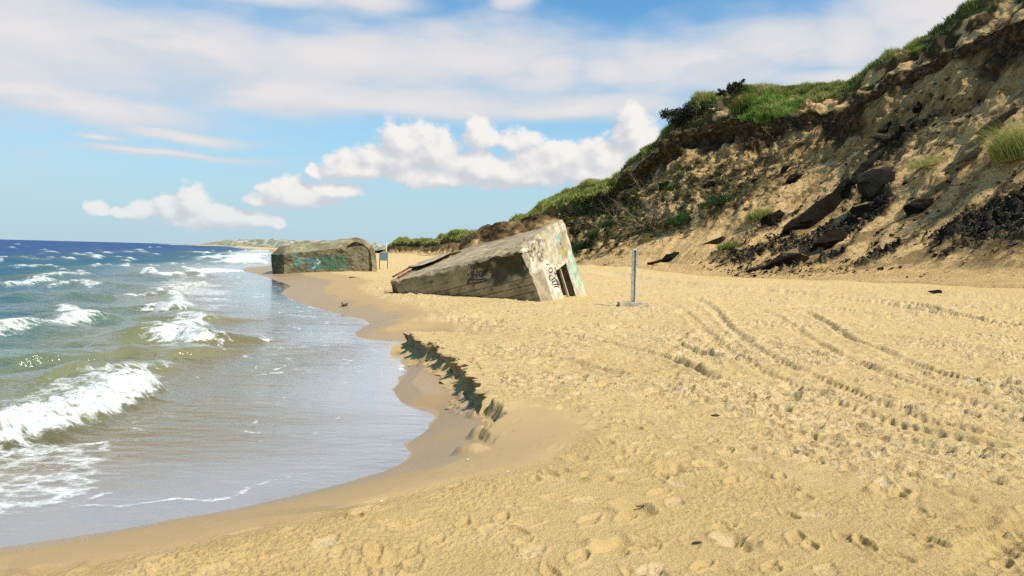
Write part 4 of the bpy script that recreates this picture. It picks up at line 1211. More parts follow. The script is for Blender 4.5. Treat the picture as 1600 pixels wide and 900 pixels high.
# ------------------------------------------------------------------ far bunker
g0 = at_depth(444, 423, 54.0); g1 = at_depth(583, 422.5, 55.2)
ux = npn([g1[0] - g0[0], g1[1] - g0[1] + .0, 0]); uy = np.array([-ux[1], ux[0], 0]); uz = np.array([0, 0, 1.])
B2 = np.stack([ux, uy, uz], 1)
def b2(px, py, yv):
    d = B2.T @ ray(px, py); o = B2.T @ (CAM - g0)
    return o + d * ((yv - o[1]) / d[1])
farb = empty("concrete_bunker", g0, "mossy concrete bunker with a rounded end at the water's edge, green paint along its side", "bunker", "concrete bunkers on the beach")
farb.rotation_euler = Matrix(B2.tolist()).to_euler()
fbl, ftl, fbr, ftr = b2(444, 423, 0), b2(444, 397, 0), b2(576, 423, 0), b2(576, 384, 0)
rl, rr, ra = b2(449, 383.5, 1.5), b2(558, 371.5, 1.5), b2(435.5, 387, 2.0)
l1b, l1t = b2(425.5, 423, 1.1), b2(424, 398, 1.1)
pts = [fbl, ftl, fbr, ftr, rl, rr, ra, l1b, l1t]
pts = [np.array(p) for p in pts]
for p in (fbl, fbr, l1b): pts.append(np.array([p[0], p[1], -.8]))
BK = 6.2
pts += [np.array([p[0], BK - p[1], p[2]]) for p in pts]
bm = bmesh.new()
for p in pts: bm.verts.new(p)
r_ = bmesh.ops.convex_hull(bm, input=bm.verts[:])
bmesh.ops.delete(bm, geom=list({g for g in r_['geom_interior'] + r_['geom_unused'] if isinstance(g, bmesh.types.BMVert)}), context='VERTS')
for _ in range(7):
    le = [e for e in bm.edges if e.calc_length() > .13]
    if not le: break
    bmesh.ops.subdivide_edges(bm, edges=le, cuts=1, use_grid_fill=False)
    bmesh.ops.triangulate(bm, faces=bm.faces[:])
bm.verts.ensure_lookup_table()
V = np.array([v.co[:] for v in bm.verts]); F = np.array([[v.index for v in f.verts] for f in bm.faces]) if bm.verts.index_update() is None else None
bm.free()
n1_, n2_, n3_ = fbm3(V, .7, 4, 40), fbm3(V, 2.2, 4, 41), fbm3(V, 6, 3, 42)
front = V[:, 1] < .04
Cc = np.zeros((len(V), 3)) + np.array([.23, .20, .105])
slope_ = (V[:, 1] > .05) & (V[:, 0] > .3)
Cc = mixc(Cc, (.33, .28, .16), slope_ * .8); Cc = mixc(Cc, (.16, .135, .07), sst(0, .6, n1_) * .7); Cc = mixc(Cc, (.46, .40, .27), sst(.25, .7, n2_) * .6)
Cc = mixc(Cc, (.085, .08, .045), sst(.05, -.25, V[:, 0]) * .75)  # left face painted darker, its shade put into the colour
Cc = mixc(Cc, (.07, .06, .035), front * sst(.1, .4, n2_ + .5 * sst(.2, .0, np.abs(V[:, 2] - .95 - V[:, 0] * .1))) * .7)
def fmask(poly, jag=.08, soft=.06):
    q = [tuple(b2(*z3(*p), 0)[[0, 2]]) for p in poly]
    ins = inside(V[:, 0], V[:, 2], q); d, _, _ = poly_dist(V[:, 0], V[:, 2], q + [q[0]])
    return front * sst(-soft, soft, np.where(ins, d, -d) + jag * n3_ + jag * n2_)
Cc = mixc(Cc, (.05, .14, .085), fmask([(640, 430), (740, 375), (960, 375), (1010, 470), (940, 500), (620, 505)], .18) * .9)
Cc = mixc(Cc, (.10, .30, .26), fmask([(470, 400), (510, 345), (545, 400), (640, 385), (620, 440), (545, 460), (545, 515), (505, 515)], .14) * sst(-.4, .3, n3_))
Cc = mixc(Cc, (.06, .22, .26), fmask([(615, 505), (655, 400), (730, 420), (690, 500)], .10) * .9)
Cc = mixc(Cc, (.55, .55, .48), fmask([(640, 480), (720, 410), (735, 430), (680, 495)], .12) * sst(.1, .4, n3_))
Vd = V + .05 * np.stack([fbm3(V, 2, 3, 43), fbm3(V, 2, 3, 44), fbm3(V, 2, 3, 45)], -1) + .02 * np.stack([fbm3(V, 7, 2, 46)] * 3, -1)
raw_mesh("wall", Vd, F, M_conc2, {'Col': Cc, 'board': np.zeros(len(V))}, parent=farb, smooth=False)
# rounded end: rim and the wall set back inside it
arch = [(589, 428), (588, 405), (586, 393), (581, 383), (572, 376), (562, 372), (553, 371), (544, 374), (537, 380), (532, 388)]
ar = np.array(smooth_poly([tuple(b2(x, y, -.1)[[0, 2]]) for x, y in arch], 2))
def extr(prof2, y0, y1, ny):
    ys = np.linspace(y0, y1, ny)
    n = len(prof2)
    V = np.stack([np.repeat(prof2[None, :, 0], ny, 0), np.repeat(ys[:, None], n, 1), np.repeat(prof2[None, :, 1], ny, 0)], -1).reshape(-1, 3)
    return V, grid_faces(ny, n)
dA = np.gradient(ar, axis=0); nA = np.stack([dA[:, 1], -dA[:, 0]], -1); nA /= np.linalg.norm(nA, axis=1)[:, None]
cen = np.array([ar[:, 0].mean() - .3, .5])
nA *= np.sign(((cen - ar) * nA).sum(1))[:, None]
inner = ar + nA * .34
v1_, f1_ = extr(ar, -.1, BK * .7, 40); v2_, f2_ = extr(inner, -.1, .6, 8)
ringf = np.stack([ar, inner], 0); vr = np.stack([ringf[..., 0], np.full(ringf.shape[:2], -.1), ringf[..., 1]], -1).reshape(-1, 3)
v, f = join([(v1_, f1_), (v2_, f2_), (vr, grid_faces(2, len(ar)))])
n_ = fbm3(v, 2, 4, 47)
cr = mixc(np.zeros((len(v), 3)) + np.array([.46, .37, .21]), (.26, .21, .12), sst(-.1, .5, n_)); cr = mixc(cr, (.2, .15, .08), sst(.2, .5, fbm3(v * np.array([1, 4, .4]), 1.5, 3, 48)) * .7)
raw_mesh("arched_rim", v + .03 * np.stack([n_, fbm3(v, 2.5, 3, 49), fbm3(v, 2.5, 3, 50)], -1), f, M_conc2, {'Col': cr, 'board': np.zeros(len(v))}, parent=farb, smooth=False)
ii = np.stack([np.linspace(ar[:, 0].min() - .2, ar[:, 0].max() - .05, 60)] * 40, 0); zz = np.repeat(np.linspace(-.6, ar[:, 1].max(), 40)[:, None], 60, 1)
top = np.interp(ii, np.sort(inner[:, 0]), inner[np.argsort(inner[:, 0]), 1])
zz = np.minimum(zz, top + .1)
v = np.stack([ii, np.full(ii.shape, .22), zz], -1).reshape(-1, 3)
n_ = fbm3(v, 2, 4, 51); v2 = v.copy(); v2[:, 1] += .12 * n_ + .05 * fbm3(v, 6, 3, 52)
ce = mixc(np.zeros((len(v), 3)) + np.array([.22, .20, .115]), (.05, .075, .06), sst(-.1, .4, n_)); ce = mixc(ce, (.50, .45, .32), sst(.25, .5, fbm3(v, 3, 3, 53)) * .8)
tag(raw_mesh("end_wall", v2, grid_faces(40, 60), M_conc2, {'Col': ce, 'board': np.zeros(len(v))}, parent=farb, smooth=False), "broken streaked wall set back inside the rounded end", None)


# ------------------------------------------------------------------ small things
def box(bm, c, s, bev=0.0, rot=None):
    r = bmesh.ops.create_cube(bm, size=1)
    for v in r['verts']:
        v.co = Vector((v.co.x * s[0], v.co.y * s[1], v.co.z * s[2]))
        if rot: v.co.rotate(rot)
        v.co += Vector(c)
    if bev:
        es = list({e for v in r['verts'] for e in v.link_edges})
        bmesh.ops.bevel(bm, geom=es, offset=bev, segments=2, affect='EDGES', profile=.6)
    return r['verts']


# marker post on its concrete foot
pb = hit(991, 479.5)
post = empty("marker_post", pb, "grey slotted marker post standing on a small concrete block, right of the tilted bunker", "post")
post.rotation_euler = (0, 0, R(4))
ph_ = (479 - 388.5) * pb[1] / F_PX; wpx = pb[1] / F_PX
bm = bmesh.new(); box(bm, (.0, .2, .03), (46 * wpx, .42, .24), .012); bm_obj("base", bm, M_block, post)
bm = bmesh.new()
pw = 6.6 * wpx
for s in (-1, 1): box(bm, (s * (pw / 2 - .014), .2, ph_ / 2 + .05), (.028, .10, ph_ - .12), .004)
box(bm, (0, .235, ph_ / 2 + .05), (pw - .03, .02, ph_ - .13))
bm_obj("post", bm, M_postgrey, post)
bm = bmesh.new(); box(bm, (0, .2, ph_ - .02), (pw, .11, .05), .02); bm_obj("cap", bm, M_postgrey, post)
bm = bmesh.new(); box(bm, (-.006, .205, ph_ * .80), (.05, .03, ph_ * .33), .003); tag(bm_obj("insert", bm, M_postgreen, post), "grey green upper strip in the slot", None)
bm = bmesh.new(); box(bm, (.002, .205, ph_ * .36), (.045, .03, ph_ * .52), .003); tag(bm_obj("insert", bm, M_postpale, post), "pale lower strip in the slot", None)

# sign board
sg = hit(599, 420.5); k_ = sg[1] / F_PX
sign = empty("sign", sg, "blank blue grey sign board on two legs beside the rounded end of far bunker", "sign")
bm = bmesh.new(); box(bm, (0, 0, 19.5 * k_), (13.4 * k_, .04, 12.4 * k_), 0)
bmesh.ops.bevel(bm, geom=[e for e in bm.edges if abs(e.verts[0].co.y - e.verts[1].co.y) > .01], offset=.05, segments=4, affect='EDGES')
bm_obj("panel", bm, M_signpanel, sign)
for s in (-1, 1):
    v, f = tube_arrays([(s * 6.3 * k_, .04, -.4), (s * 6.3 * k_, .04, 12 * k_), (s * 6.2 * k_, .04, 25 * k_)], .032, 8)
    raw_mesh("leg", v, f, M_signleg, parent=sign)

# thin white pole far up the beach
wp_ = hit(603.3, 394.6); hh = 15 * wp_[1] / F_PX
pole = empty("pole", wp_, "thin white pole standing far up the beach in front of the first low dune", "pole")
v, f = tube_arrays([(0, 0, -.5), (0, 0, hh * .6), (0, 0, hh)], [.16, .15, .13], 8); raw_mesh("shaft", v, f, M_white, parent=pole)
v, f = tube_arrays([(0, 0, hh), (0, 0, hh + .06), (0, 0, hh + .12)], [.15, .12, .02], 8); raw_mesh("cap", v, f, M_white, parent=pole)


# ------------------------------------------------------------------ peat blocks and rubble
def hull_block(seed, n=16, sub=2):
    g = np.random.default_rng(seed)
    bm = bmesh.new()
    for _ in range(n):
        p = g.normal(0, 1, 3); p /= np.abs(p).max() ** .75 * np.linalg.norm(p) ** .25; p *= g.uniform(.4, .55)
        bm.verts.new(p)
    r = bmesh.ops.convex_hull(bm, input=bm.verts[:])
    bmesh.ops.delete(bm, geom=list({q for q in r['geom_interior'] + r['geom_unused'] if isinstance(q, bmesh.types.BMVert)}), context='VERTS')
    if sub:
        bmesh.ops.subdivide_edges(bm, edges=bm.edges[:], cuts=sub, use_grid_fill=True)
    bmesh.ops.triangulate(bm, faces=bm.faces[:])
    bm.verts.index_update()
    V = np.array([v.co[:] for v in bm.verts]); F = np.array([[v.index for v in f.verts] for f in bm.faces])
    bm.free()
    return V, F


def frame_at(px, py, ang):
    """point, and axes: along the picture angle on the slope, across, outward"""
    p, n = cliff_at(px, py)
    a = at_depth(px + 12 * math.cos(R(ang)), py - 12 * math.sin(R(ang)), p[1]) - at_depth(px, py, p[1])
    n = npn(n * .6 + np.array([-.3, -.4, .6])); a = npn(a - n * (a @ n) * .7)
    b = npn(np.cross(n, a)); n = np.cross(a, b)
    return p, a, b, n


def block(name, px, py, wpx, hpx, ang, label, cat, seed, mat, group=None, thick=.8, ground=False, sink=.40):
    if ground:
        p = hit(px, py + hpx * .4); a, b, n = np.array([1., .15, 0]), np.array([-.15, 1., 0]), np.array([0, 0, 1.])
    else:
        p, a, b, n = frame_at(px, py, ang)
    k = p[1] / F_PX
    V, F = hull_block(seed, 13, 3)
    S = np.array([wpx * k, max(hpx, wpx * .30) * k * thick, hpx * k])
    V = V * S
    V = V + np.stack([fbm3(V + seed, 1.6 / (S.max() + .1), 3, seed), fbm3(V + seed, 1.6 / (S.max() + .1), 3, seed + 1), fbm3(V + seed, 2.2 / (S.max() + .1), 3, seed + 2)], -1) * S * .06 + np.stack([fbm3(V + seed, 5 / (S.max() + .1), 3, seed + 3)] * 3, -1) * S * .05
    Rm = np.stack([a, b, n], 1)
    Vw_ = V @ Rm.T
    o = raw_mesh(name, Vw_, F, mat, smooth=False)
    o.location = p + n * (hpx * k * (.5 - sink) + (.25 if hpx < 15 and not ground else 0))
    return tag(o, label, cat, group)


BL = "peat blocks fallen from the cliff"
blocks = [
    (1372, 288, 60, 48, 8, "largest grey peat boulder halfway down the slope, rounded on top", M_peatgrey),
    (1232, 412, 92, 36, 6, "wide black peat heap at the foot of the slope, on the beach edge", M_peat),
    (1265, 342, 112, 38, 27, "long black peat slab tilting up to the right, left of the grey boulder", M_peat),
    (1290, 374, 62, 28, 22, "black peat slab just above the wide heap at the slope foot", M_peat),
    (1203, 345, 46, 26, 20, "black peat block beside the low green tussock on the slope", M_peat),
    (1346, 326, 34, 22, 15, "small grey peat block right below the largest grey boulder", M_peatgrey),
    (1432, 170, 20, 20, 60, "black peat block stuck upright on the bare cliff face, topmost of its pile", M_peat),
    (1384, 202, 30, 18, 30, "black peat chunk at the left end of the pile under the upright block", M_peat),
    (1411, 204, 32, 18, 15, "black peat chunk in the middle of the pile under the upright block", M_peat),
    (1380, 221, 54, 13, 5, "flat dark peat slab lying beneath the pile on the cliff face", M_peatgrey),
    (1362, 258, 62, 14, 25, "thin grey peat slab above the largest grey boulder", M_peatgrey),
    (1432, 325, 50, 26, 12, "black overhanging peat block with smooth sand below it", M_peat),
    (1510, 252, 64, 14, 24, "slim dark peat slab lying alone on pale sand below the long black ledge", M_peatgrey),
    (1563, 191, 84, 9, 26, "long straight black peat ledge high on the slope near the big tussock", M_peat),
    (1318, 292, 58, 16, 28, "thin black peat slab left of the largest grey boulder", M_peat),
    (1048, 402, 36, 17, 24, "black hump of peat alone on the smooth sand slope behind the marker post", M_peat),
    (1024, 412, 28, 6, 12, "thin black tail of peat at the lower left of the lone hump", M_peat),
    (1243, 278, 40, 17, 25, "dark peat wedge high on the left of the rubble slope", M_peat),
    (1224, 266, 20, 13, 30, "small dark peat lump at the top left of the rubble slope", M_peatgrey),
    (1178, 425, 34, 9, 5, "low black peat lump at the left end of the slope foot", M_peat),
    (1120, 378, 44, 15, 25, "brown black clod with grass at the left edge of the rubble", M_peat),
    (1112, 287, 34, 15, 22, "dark clod under the bare face left of the rubble", M_peat),
    (1037, 290, 26, 13, 40, "dark clod below the left edge of the bare cliff face", M_peat)]
for i, (px, py, w_, h_, a_, lab, mt) in enumerate(blocks):
    block("peat_block", px, py, w_, h_, a_, lab, "peat block", 100 + i * 7, mt, BL)
block("driftwood_log", 1462, 455, 26, 9, 0, "short black log lying on smooth sand below the rubble slope", "log", 301, M_peat, None, .45, True, .2)

# loose rubble: far too many pieces to count
lib = [hull_block(700 + i, 10, 0) for i in range(14)]
rub = []
def scatter(poly, n, smin, smax, dens=None, seed=1):
    g = np.random.default_rng(seed); q = np.array(poly)
    ins = inside(cpx, cpy, poly) & vis & (KP < 6.9)
    w = ins * (dens if dens is not None else 1.0) * (CV[..., 1] / 50) ** 2 * np.gradient(AL, axis=1)
    # each vertex weighted by the area around it
    w = (w * np.gradient(KP, axis=0)).ravel(); w = np.clip(w, 0, None); w /= w.sum()
    for k in g.choice(len(w), n, p=w):
        p = CV.reshape(-1, 3)[k]; nn = CN.reshape(-1, 3)[k]
        s = smin * (smax / smin) ** (g.random() ** 2.6)
        V, F = lib[g.integers(len(lib))]
        S = s * np.array([g.uniform(1, 1.9), g.uniform(.6, 1.2), g.uniform(.35, .9)])
        th = g.normal(.5, .5); a = npn(np.array([math.cos(th), math.sin(th) * .6, .45 * math.cos(th)])); b = npn(np.cross(nn, a)); c_ = np.cross(a, b)
        rub.append(((V * S) @ np.stack([a, b, c_], 1).T + p + nn * s * .12 + g.normal(0, .06, 3), F))
den = np.clip(peat, 0, 1) ** 1.5 + .13
scatter([(1140, 436), (1095, 402), (1190, 365), (1290, 290), (1400, 260), (1640, 200), (1760, 190), (1760, 410), (1600, 405), (1430, 418), (1270, 434)], 6500, .04, .32, den, 5)
scatter([(1250, 320), (1380, 190), (1440, 160), (1520, 180), (1420, 260)], 300, .05, .4, den + .1, 6)
scatter(DEB, 1500, .08, .6, brush + .1, 7)
scatter([(910, 418), (1000, 385), (1150, 330), (1300, 300), (1600, 240), (1700, 250), (1700, 436), (1300, 436), (1000, 420)], 900, .03, .12, None, 8)
v, f = join(rub); rub = []
scatter([(1040, 330), (1090, 250), (1240, 215), (1400, 150), (1600, 60), (1750, 60), (1750, 330), (1500, 330), (1300, 300), (1180, 330)], 1100, .06, .5, .15 + np.clip(sst(.0, .5, nz3 + .5 * nz1), 0, 1), 12)
scatter([(890, 420), (1000, 385), (1150, 325), (1300, 290), (1700, 250), (1700, 436), (1300, 436), (1000, 420)], 500, .04, .22, .1 + sst(.1, .5, nz1), 13)
v2_, f2_ = join(rub)
tag(raw_mesh("soil_clods", v2_, f2_, plain("brown_soil", (.085, .05, .024), .97, .45, 3, .8, .08), smooth=False), "loose brown clods of soil and turf strewn over the cliff", "soil clods", None, "stuff")
tag(raw_mesh("peat_rubble", v, f, M_peat, smooth=False), "loose black peat rubble scattered down the sandy slope", "rubble", None, "stuff")

# ------------------------------------------------------------------ grass, tussocks, bushes
def pick(mask, n, seed):
    g = np.random.default_rng(seed)
    w = (mask * vis * (cpx > 560) * (cpx < 1800) * (CV[..., 1] > 20) * np.abs(np.gradient(KP, axis=0)) * np.linalg.norm(np.gradient(CV, axis=1), axis=-1)).ravel()
    w = np.clip(w, 0, None); w /= w.sum()
    k = g.choice(len(w), n, p=w)
    P = CV.reshape(-1, 3)[k] + g.normal(0, .06, (n, 3)) * np.array([1, 1, 0]); return P, CN.reshape(-1, 3)[k], k
vz_ = fbm3(CV, .35, 3, 560)
crest = sst(9.3, 9.95, KP + .30 * vz_ + .5 * sst(1130, 1180, cpx) * (1 - sst(1240, 1280, cpx))) * sst(-.4, .3, vz_ + sst(9.2, 9.9, KP) * .8)
gv = []; gr = []
dk_ = sst(1430, 1500, cpx + 40 * nz3) * (1 - .0 * KP)
thin = 1 - .97 * sst(1280, 1360, cpx) * (1 - sst(9.6, 10.0, KP)) - .5 * dk_
P, N, k = pick(crest * PRF * np.clip(thin, .05, 1), 40000, 21)
sc_ = np.clip(P[:, 1] / 62, .7, 2)
v, f = blades(P, N, (.46 * sc_ * (.6 + .5 * sst(-.3, .5, vz_.ravel()[k]))), .04 * sc_, .7, 22); gv.append((v, f)); gr.append(np.repeat(np.clip(.62 + .35 * vz_.ravel()[k] - .35 * dk_.ravel()[k] + rng.normal(0, .2, len(k)), 0, 1), 5))
P, N, k = pick(np.clip(veg - .3, 0, 1) * PRF * (1 - .6 * crest) * (1 - .6 * sst(1300, 1400, cpx)), 5000, 23)
v, f = blades(P, N, .38, .05, .8, 24); gv.append((v, f)); gr.append(np.repeat(np.clip(.25 + rng.normal(0, .2, len(k)), 0, 1), 5))
P, N, k = pick(sst(5.4, 6.8, KP + .8 * nz1) * (1 - PRF) , 26000, 25)
v, f = blades(P, N, .46, .10, .7, 26); gv.append((v, f)); gr.append(np.repeat(np.clip(.62 + .3 * vz_.ravel()[k] + rng.normal(0, .18, len(k)), 0, 1), 5))
P, N, k = pick(pmask([(815, 340), (830, 325), (905, 288), (955, 276), (960, 284), (905, 315), (845, 346)], 5, 8), 9000, 29)
v, f = blades(P, N, .50, .09, .8, 30); gv.append((v, f)); gr.append(np.repeat(np.clip(.62 + rng.normal(0, .13, len(k)), 0, 1), 5))
P, N, k = pick(deb, 9000, 27)
v, f = blades(P, N, .40, .06, 1.1, 28); gv.append((v, f)); gr.append(np.repeat(np.clip(rng.normal(.02, .09, len(k)), 0, 1), 5))
v, f = join(gv)
tag(raw_mesh("grass", v, f, M_grass, {'rnd': np.concatenate(gr)}, smooth=False), "marram grass along the crest of the cliff and the dunes", "grass", None, "stuff")


def tussock(px, py, wpx, hpx, label, mat=M_grass, name="grass_tussock", cat="grass tussock", n=420, seed=1, group="grass tussocks on the slope", tone=.45):
    p, nn = cliff_at(px, py + hpx * .35)
    k = p[1] / F_PX; g = np.random.default_rng(seed)
    r = np.sqrt(g.random(n)) * wpx * k * .5; th = g.uniform(0, 6.283, n)
    off_ = np.stack([r * np.cos(th), r * np.sin(th) * .8, r * np.cos(th) * .25 - .05], -1)
    h = hpx * k * (1 - .45 * (r / (wpx * k * .5)) ** 2)
    v, f = blades(off_, np.repeat(nn[None], n, 0) + off_ / (wpx * k), h * .85, .030 * k / .05, .9, seed + 1)
    o = raw_mesh(name, v, f, mat, {'rnd': np.repeat(np.clip(g.normal(tone, .22, n), 0, 1), 5)}, smooth=False)
    o.location = p
    return tag(o, label, cat, group)


tussock(1588, 218, 66, 78, "large yellow green tussock at the right edge of the slope", n=1500, seed=31, tone=.62)
tussock(1186, 330, 44, 26, "low yellow green tussock beside the black rubble", n=700, seed=32, tone=.6)
tussock(1048, 290, 22, 12, "small green tussock on the ledge under the bare face", M_herb, n=300, seed=33, tone=.7)
tussock(1062, 338, 44, 24, "bright green tuft right of the dead shrub", M_herb, n=700, seed=34, tone=.7)
tussock(1120, 312, 60, 18, "dark green strip of herbs under the bare face", M_herb, n=800, seed=35, tone=.4)
tussock(950, 345, 22, 18, "upper green herb clump left of the dead shrub", M_herb, n=350, seed=36, tone=.6)
tussock(930, 362, 26, 20, "lower bright green herb clump left of the dead shrub", M_herb, n=420, seed=37, tone=.7)
tussock(906, 382, 36, 22, "dark herb clump at the slope foot just right of the tilted bunker", M_herb, n=500, seed=38, tone=.35)
tussock(916, 322, 18, 10, "small bright herb clump high on the slope above the bunker roof", M_herb, n=200, seed=39, tone=.75)
P, N, k = pick(pmask([(1150, 186), (1172, 150), (1225, 146), (1256, 160), (1232, 178), (1196, 196)], 5, 8), 4200, 40)
c_ = P.mean(0); v, f = blades(P - c_, N, .50, .05, .9, 41)
o = raw_mesh("grass_patch", v, f, M_lush, {'rnd': np.repeat(np.clip(.62 + .5 * nz2.ravel()[k] + rng.normal(0, .15, len(k)), 0, 1), 5)}, smooth=False); o.location = c_
tag(o, "lush bright green grass patch on the crest beneath the rounded knoll", "grass patch")
tussock(1437, 73, 24, 12, "small bright green tuft near the top right of the crest", M_lush, n=260, seed=41, tone=.7)
tussock(1165, 160, 40, 36, "dark olive shaggy grass clump left of the lush green patch", M_grass, n=1300, seed=42, tone=.22)
tussock(1140, 378, 40, 16, "brown grassy clod on the sand slope left of the rubble", M_grass, n=350, seed=43, tone=.4)
tussock(1450, 248, 60, 22, "dry brown straw clump above the black rubble", M_grass, n=500, seed=44, tone=.85)


def shrub(px, py, wpx, hpx, label, seed, n=900, group="dark shrubs on the crest", leaf=.10, hollow=.3):
    p, nn = cliff_at(px, py + hpx * .45)
    k = p[1] / F_PX; g = np.random.default_rng(seed)
    root = empty("shrub", p, label, "shrub", group)
    W_, H_ = wpx * k, hpx * k
    st = []; tips = []
    for i in range(9):
        e = np.array([g.uniform(-.5, .5) * W_, g.uniform(-.4, .4) * W_, H_ * g.uniform(.55, .95)])
        mid = e * .45 + g.normal(0, .08, 3) * W_; st.append(tube_arrays([np.array([e[0] * .2, e[1] * .2, -.2]), mid, e], [.07 * W_ / 3 + .02, .05, .012], 5)); tips.append(e)
    v, f = join(st); raw_mesh("stem", v, f, M_bark, parent=root)
    c = np.concatenate([np.array(tips), np.stack([g.uniform(-.42, .42, 16) * W_, g.uniform(-.35, .35, 16) * W_, g.uniform(.2, .85, 16) * H_], -1)])
    q = c[g.integers(len(c), size=n)] + g.normal(0, 1, (n, 3)) * np.array([.075 * W_, .08 * W_, .085 * H_])
    q[:, 2] = np.abs(q[:, 2])
    a = g.normal(0, 1, (n, 3)); a /= np.linalg.norm(a, axis=1)[:, None]; b = np.cross(a, g.normal(0, 1, (n, 3))); b /= np.linalg.norm(b, axis=1)[:, None]
    s = g.uniform(.6, 1.4, n)[:, None] * leaf
    v = np.stack([q - a * s, q + b * s * .5, q + a * s, q - b * s * .5], 1).reshape(-1, 3)
    raw_mesh("foliage", v, np.arange(4 * n).reshape(n, 4), M_bushleaf, {'rnd': np.repeat(g.random(n), 4)}, smooth=False, parent=root)


shrub(1146, 139, 22, 25, "taller of the two small round bushes on the skyline", 51, 1500, "dark shrubs on the crest", .10)
shrub(1127, 145, 17, 11, "lower flat topped bush on the skyline, left of the taller one", 52, 700, "dark shrubs on the crest", .10)
shrub(1058, 184, 44, 36, "spreading dark thorny shrub at the left end of the crest", 53, 2600, "dark shrubs on the crest", .12)
shrub(1090, 172, 36, 22, "scrubby shrub between the thorny shrub and the two skyline bushes", 54, 1200, "dark shrubs on the crest", .11)

# dead shrub slid down the slope
p, nn = cliff_at(1012, 350); k = p[1] / F_PX
ds = empty("dead_shrub", p, "dead tangle of bare branches slid down the slope above the marker post", "dead shrub")
g = np.random.default_rng(61); br = []
def branch(o, d, L, r, lev):
    P = [o]; dd = np.array(d, float)
    for i in range(5):
        dd = npn(dd + g.normal(0, .22, 3)); P.append(P[-1] + dd * L / 5)
    br.append(tube_arrays(P, np.linspace(r, r * .35, 6), 5))
    if lev:
        for _ in range(5): branch(P[g.integers(1, 6)], npn(dd + g.normal(0, .7, 3)), L * g.uniform(.4, .7), r * .5, lev - 1)
for i in range(13):
    a = g.uniform(-2.9, .3)
    branch(np.array([g.uniform(-1, 1.6), g.uniform(-.3, .3) - .4, g.uniform(-.6, .6) + .3]), npn([math.cos(a) * 1.1 - .2, -.45, .35 - .5 * math.sin(a) * g.uniform(-1, 1)]), g.uniform(1.6, 3.6), .055, 2)
v, f = join(br); raw_mesh("branch", v, f, M_twig, parent=ds)

# bare brown bank behind the tilted bunker
bk = [(728, 372, 96), (742, 364, 95), (760, 353, 94), (780, 348, 93), (802, 345, 92), (830, 339, 91), (850, 337, 90), (868, 342, 89), (885, 356, 87), (900, 376, 86)]
top = catmull(np.array([at_depth(x, y, d) for x, y, d in bk]), np.linspace(0, len(bk) - 1.001, 150))
pr2 = np.array([(-7.0, 0), (-4.2, .16), (-2.6, .45), (-1.3, .82), (-.5, .97), (0, 1), (1.5, .96), (4, .7), (9, .0)])
tt = np.linspace(0, len(pr2) - 1, 80); pu = np.interp(tt, range(len(pr2)), pr2[:, 0]); pw_ = np.interp(tt, range(len(pr2)), pr2[:, 1])
gz_ = .5
BV = top[None] + pu[:, None, None] * np.array([.35, .94, 0])[None, None]
BV[..., 2] = gz_ - .6 + (top[None, :, 2] - gz_ + .6) * pw_[:, None]
nb_ = fbm3(BV, .35, 4, 570)
BV[..., 2] += .35 * fbm3(BV, .5, 4, 571) * sst(0, .3, pw_)[:, None]; BV[..., 1] -= .8 * nb_; BV[..., 0] += .3 * fbm3(BV, .6, 3, 572)
n_ = BV.shape[0] * BV.shape[1]
vg = np.repeat((sst(.93, 1, pw_) * (tt > 4))[:, None], BV.shape[1], 1) * sst(0, .4, fbm3(BV, .3, 2, 573))
tag(raw_mesh("soil_bank", BV.reshape(-1, 3), grid_faces(*BV.shape[:2]), m_cliff, {'soil': sst(-.8, .1, nb_ + .2).ravel(), 'veg': vg.ravel(), 'peat': np.zeros(n_), 'brush': .5 * sst(-.2, .5, fbm3(BV, .8, 3, 574)).ravel(), 'bare': np.zeros(n_), 'along': np.zeros(n_), 'upk': np.zeros(n_)}), None, None, None, 'structure')

# dunes of the far coast
fd = np.array([(-48, 300, 2.2), (-66, 350, 3.5), (-92, 430, 4.5), (-150, 600, 6.5), (-300, 1000, 9), (-560, 1700, 14), (-1000, 2700, 19), (-1400, 3600, 20), (-1750, 4400, 13), (-1990, 4900, 1)], float)
fp = catmull(fd, np.linspace(0, len(fd) - 1.001, 500))
wd_ = np.interp(fp[:, 1], [300, 1000, 5000], [14, 45, 160])
tt = np.linspace(-1, 1, 24)
FV = np.zeros((24, 500, 3)); FV[..., 0] = fp[None, :, 0] + tt[:, None] * wd_[None]; FV[..., 1] = fp[None, :, 1]
sx_ = np.linspace(0, 60, 500)
rel = (1 - tt ** 2)[:, None] * (1 + .40 * fbm2(np.repeat(sx_[None], 24, 0), np.repeat(tt[:, None] * 2, 500, 1), 4, 580))
FV[..., 2] = fp[None, :, 2] * rel * 1.05 - .6
nf_ = fbm2(np.repeat(sx_[None] * 2, 24, 0), np.repeat(tt[:, None] * 4, 500, 1), 3, 581)
m_far, t = material("far_dune")
c = t.mix(t.smooth(t.attr('veg'), .2, .8), (.46, .38, .26), (.16, .19, .11)); principled(t, Base_Color=c, Roughness=1.0)
tag(raw_mesh("far_dunes", FV.reshape(-1, 3), grid_faces(24, 500), m_far, {'veg': sst(-.4, .3, nf_).ravel()}), None, None, None, 'structure')

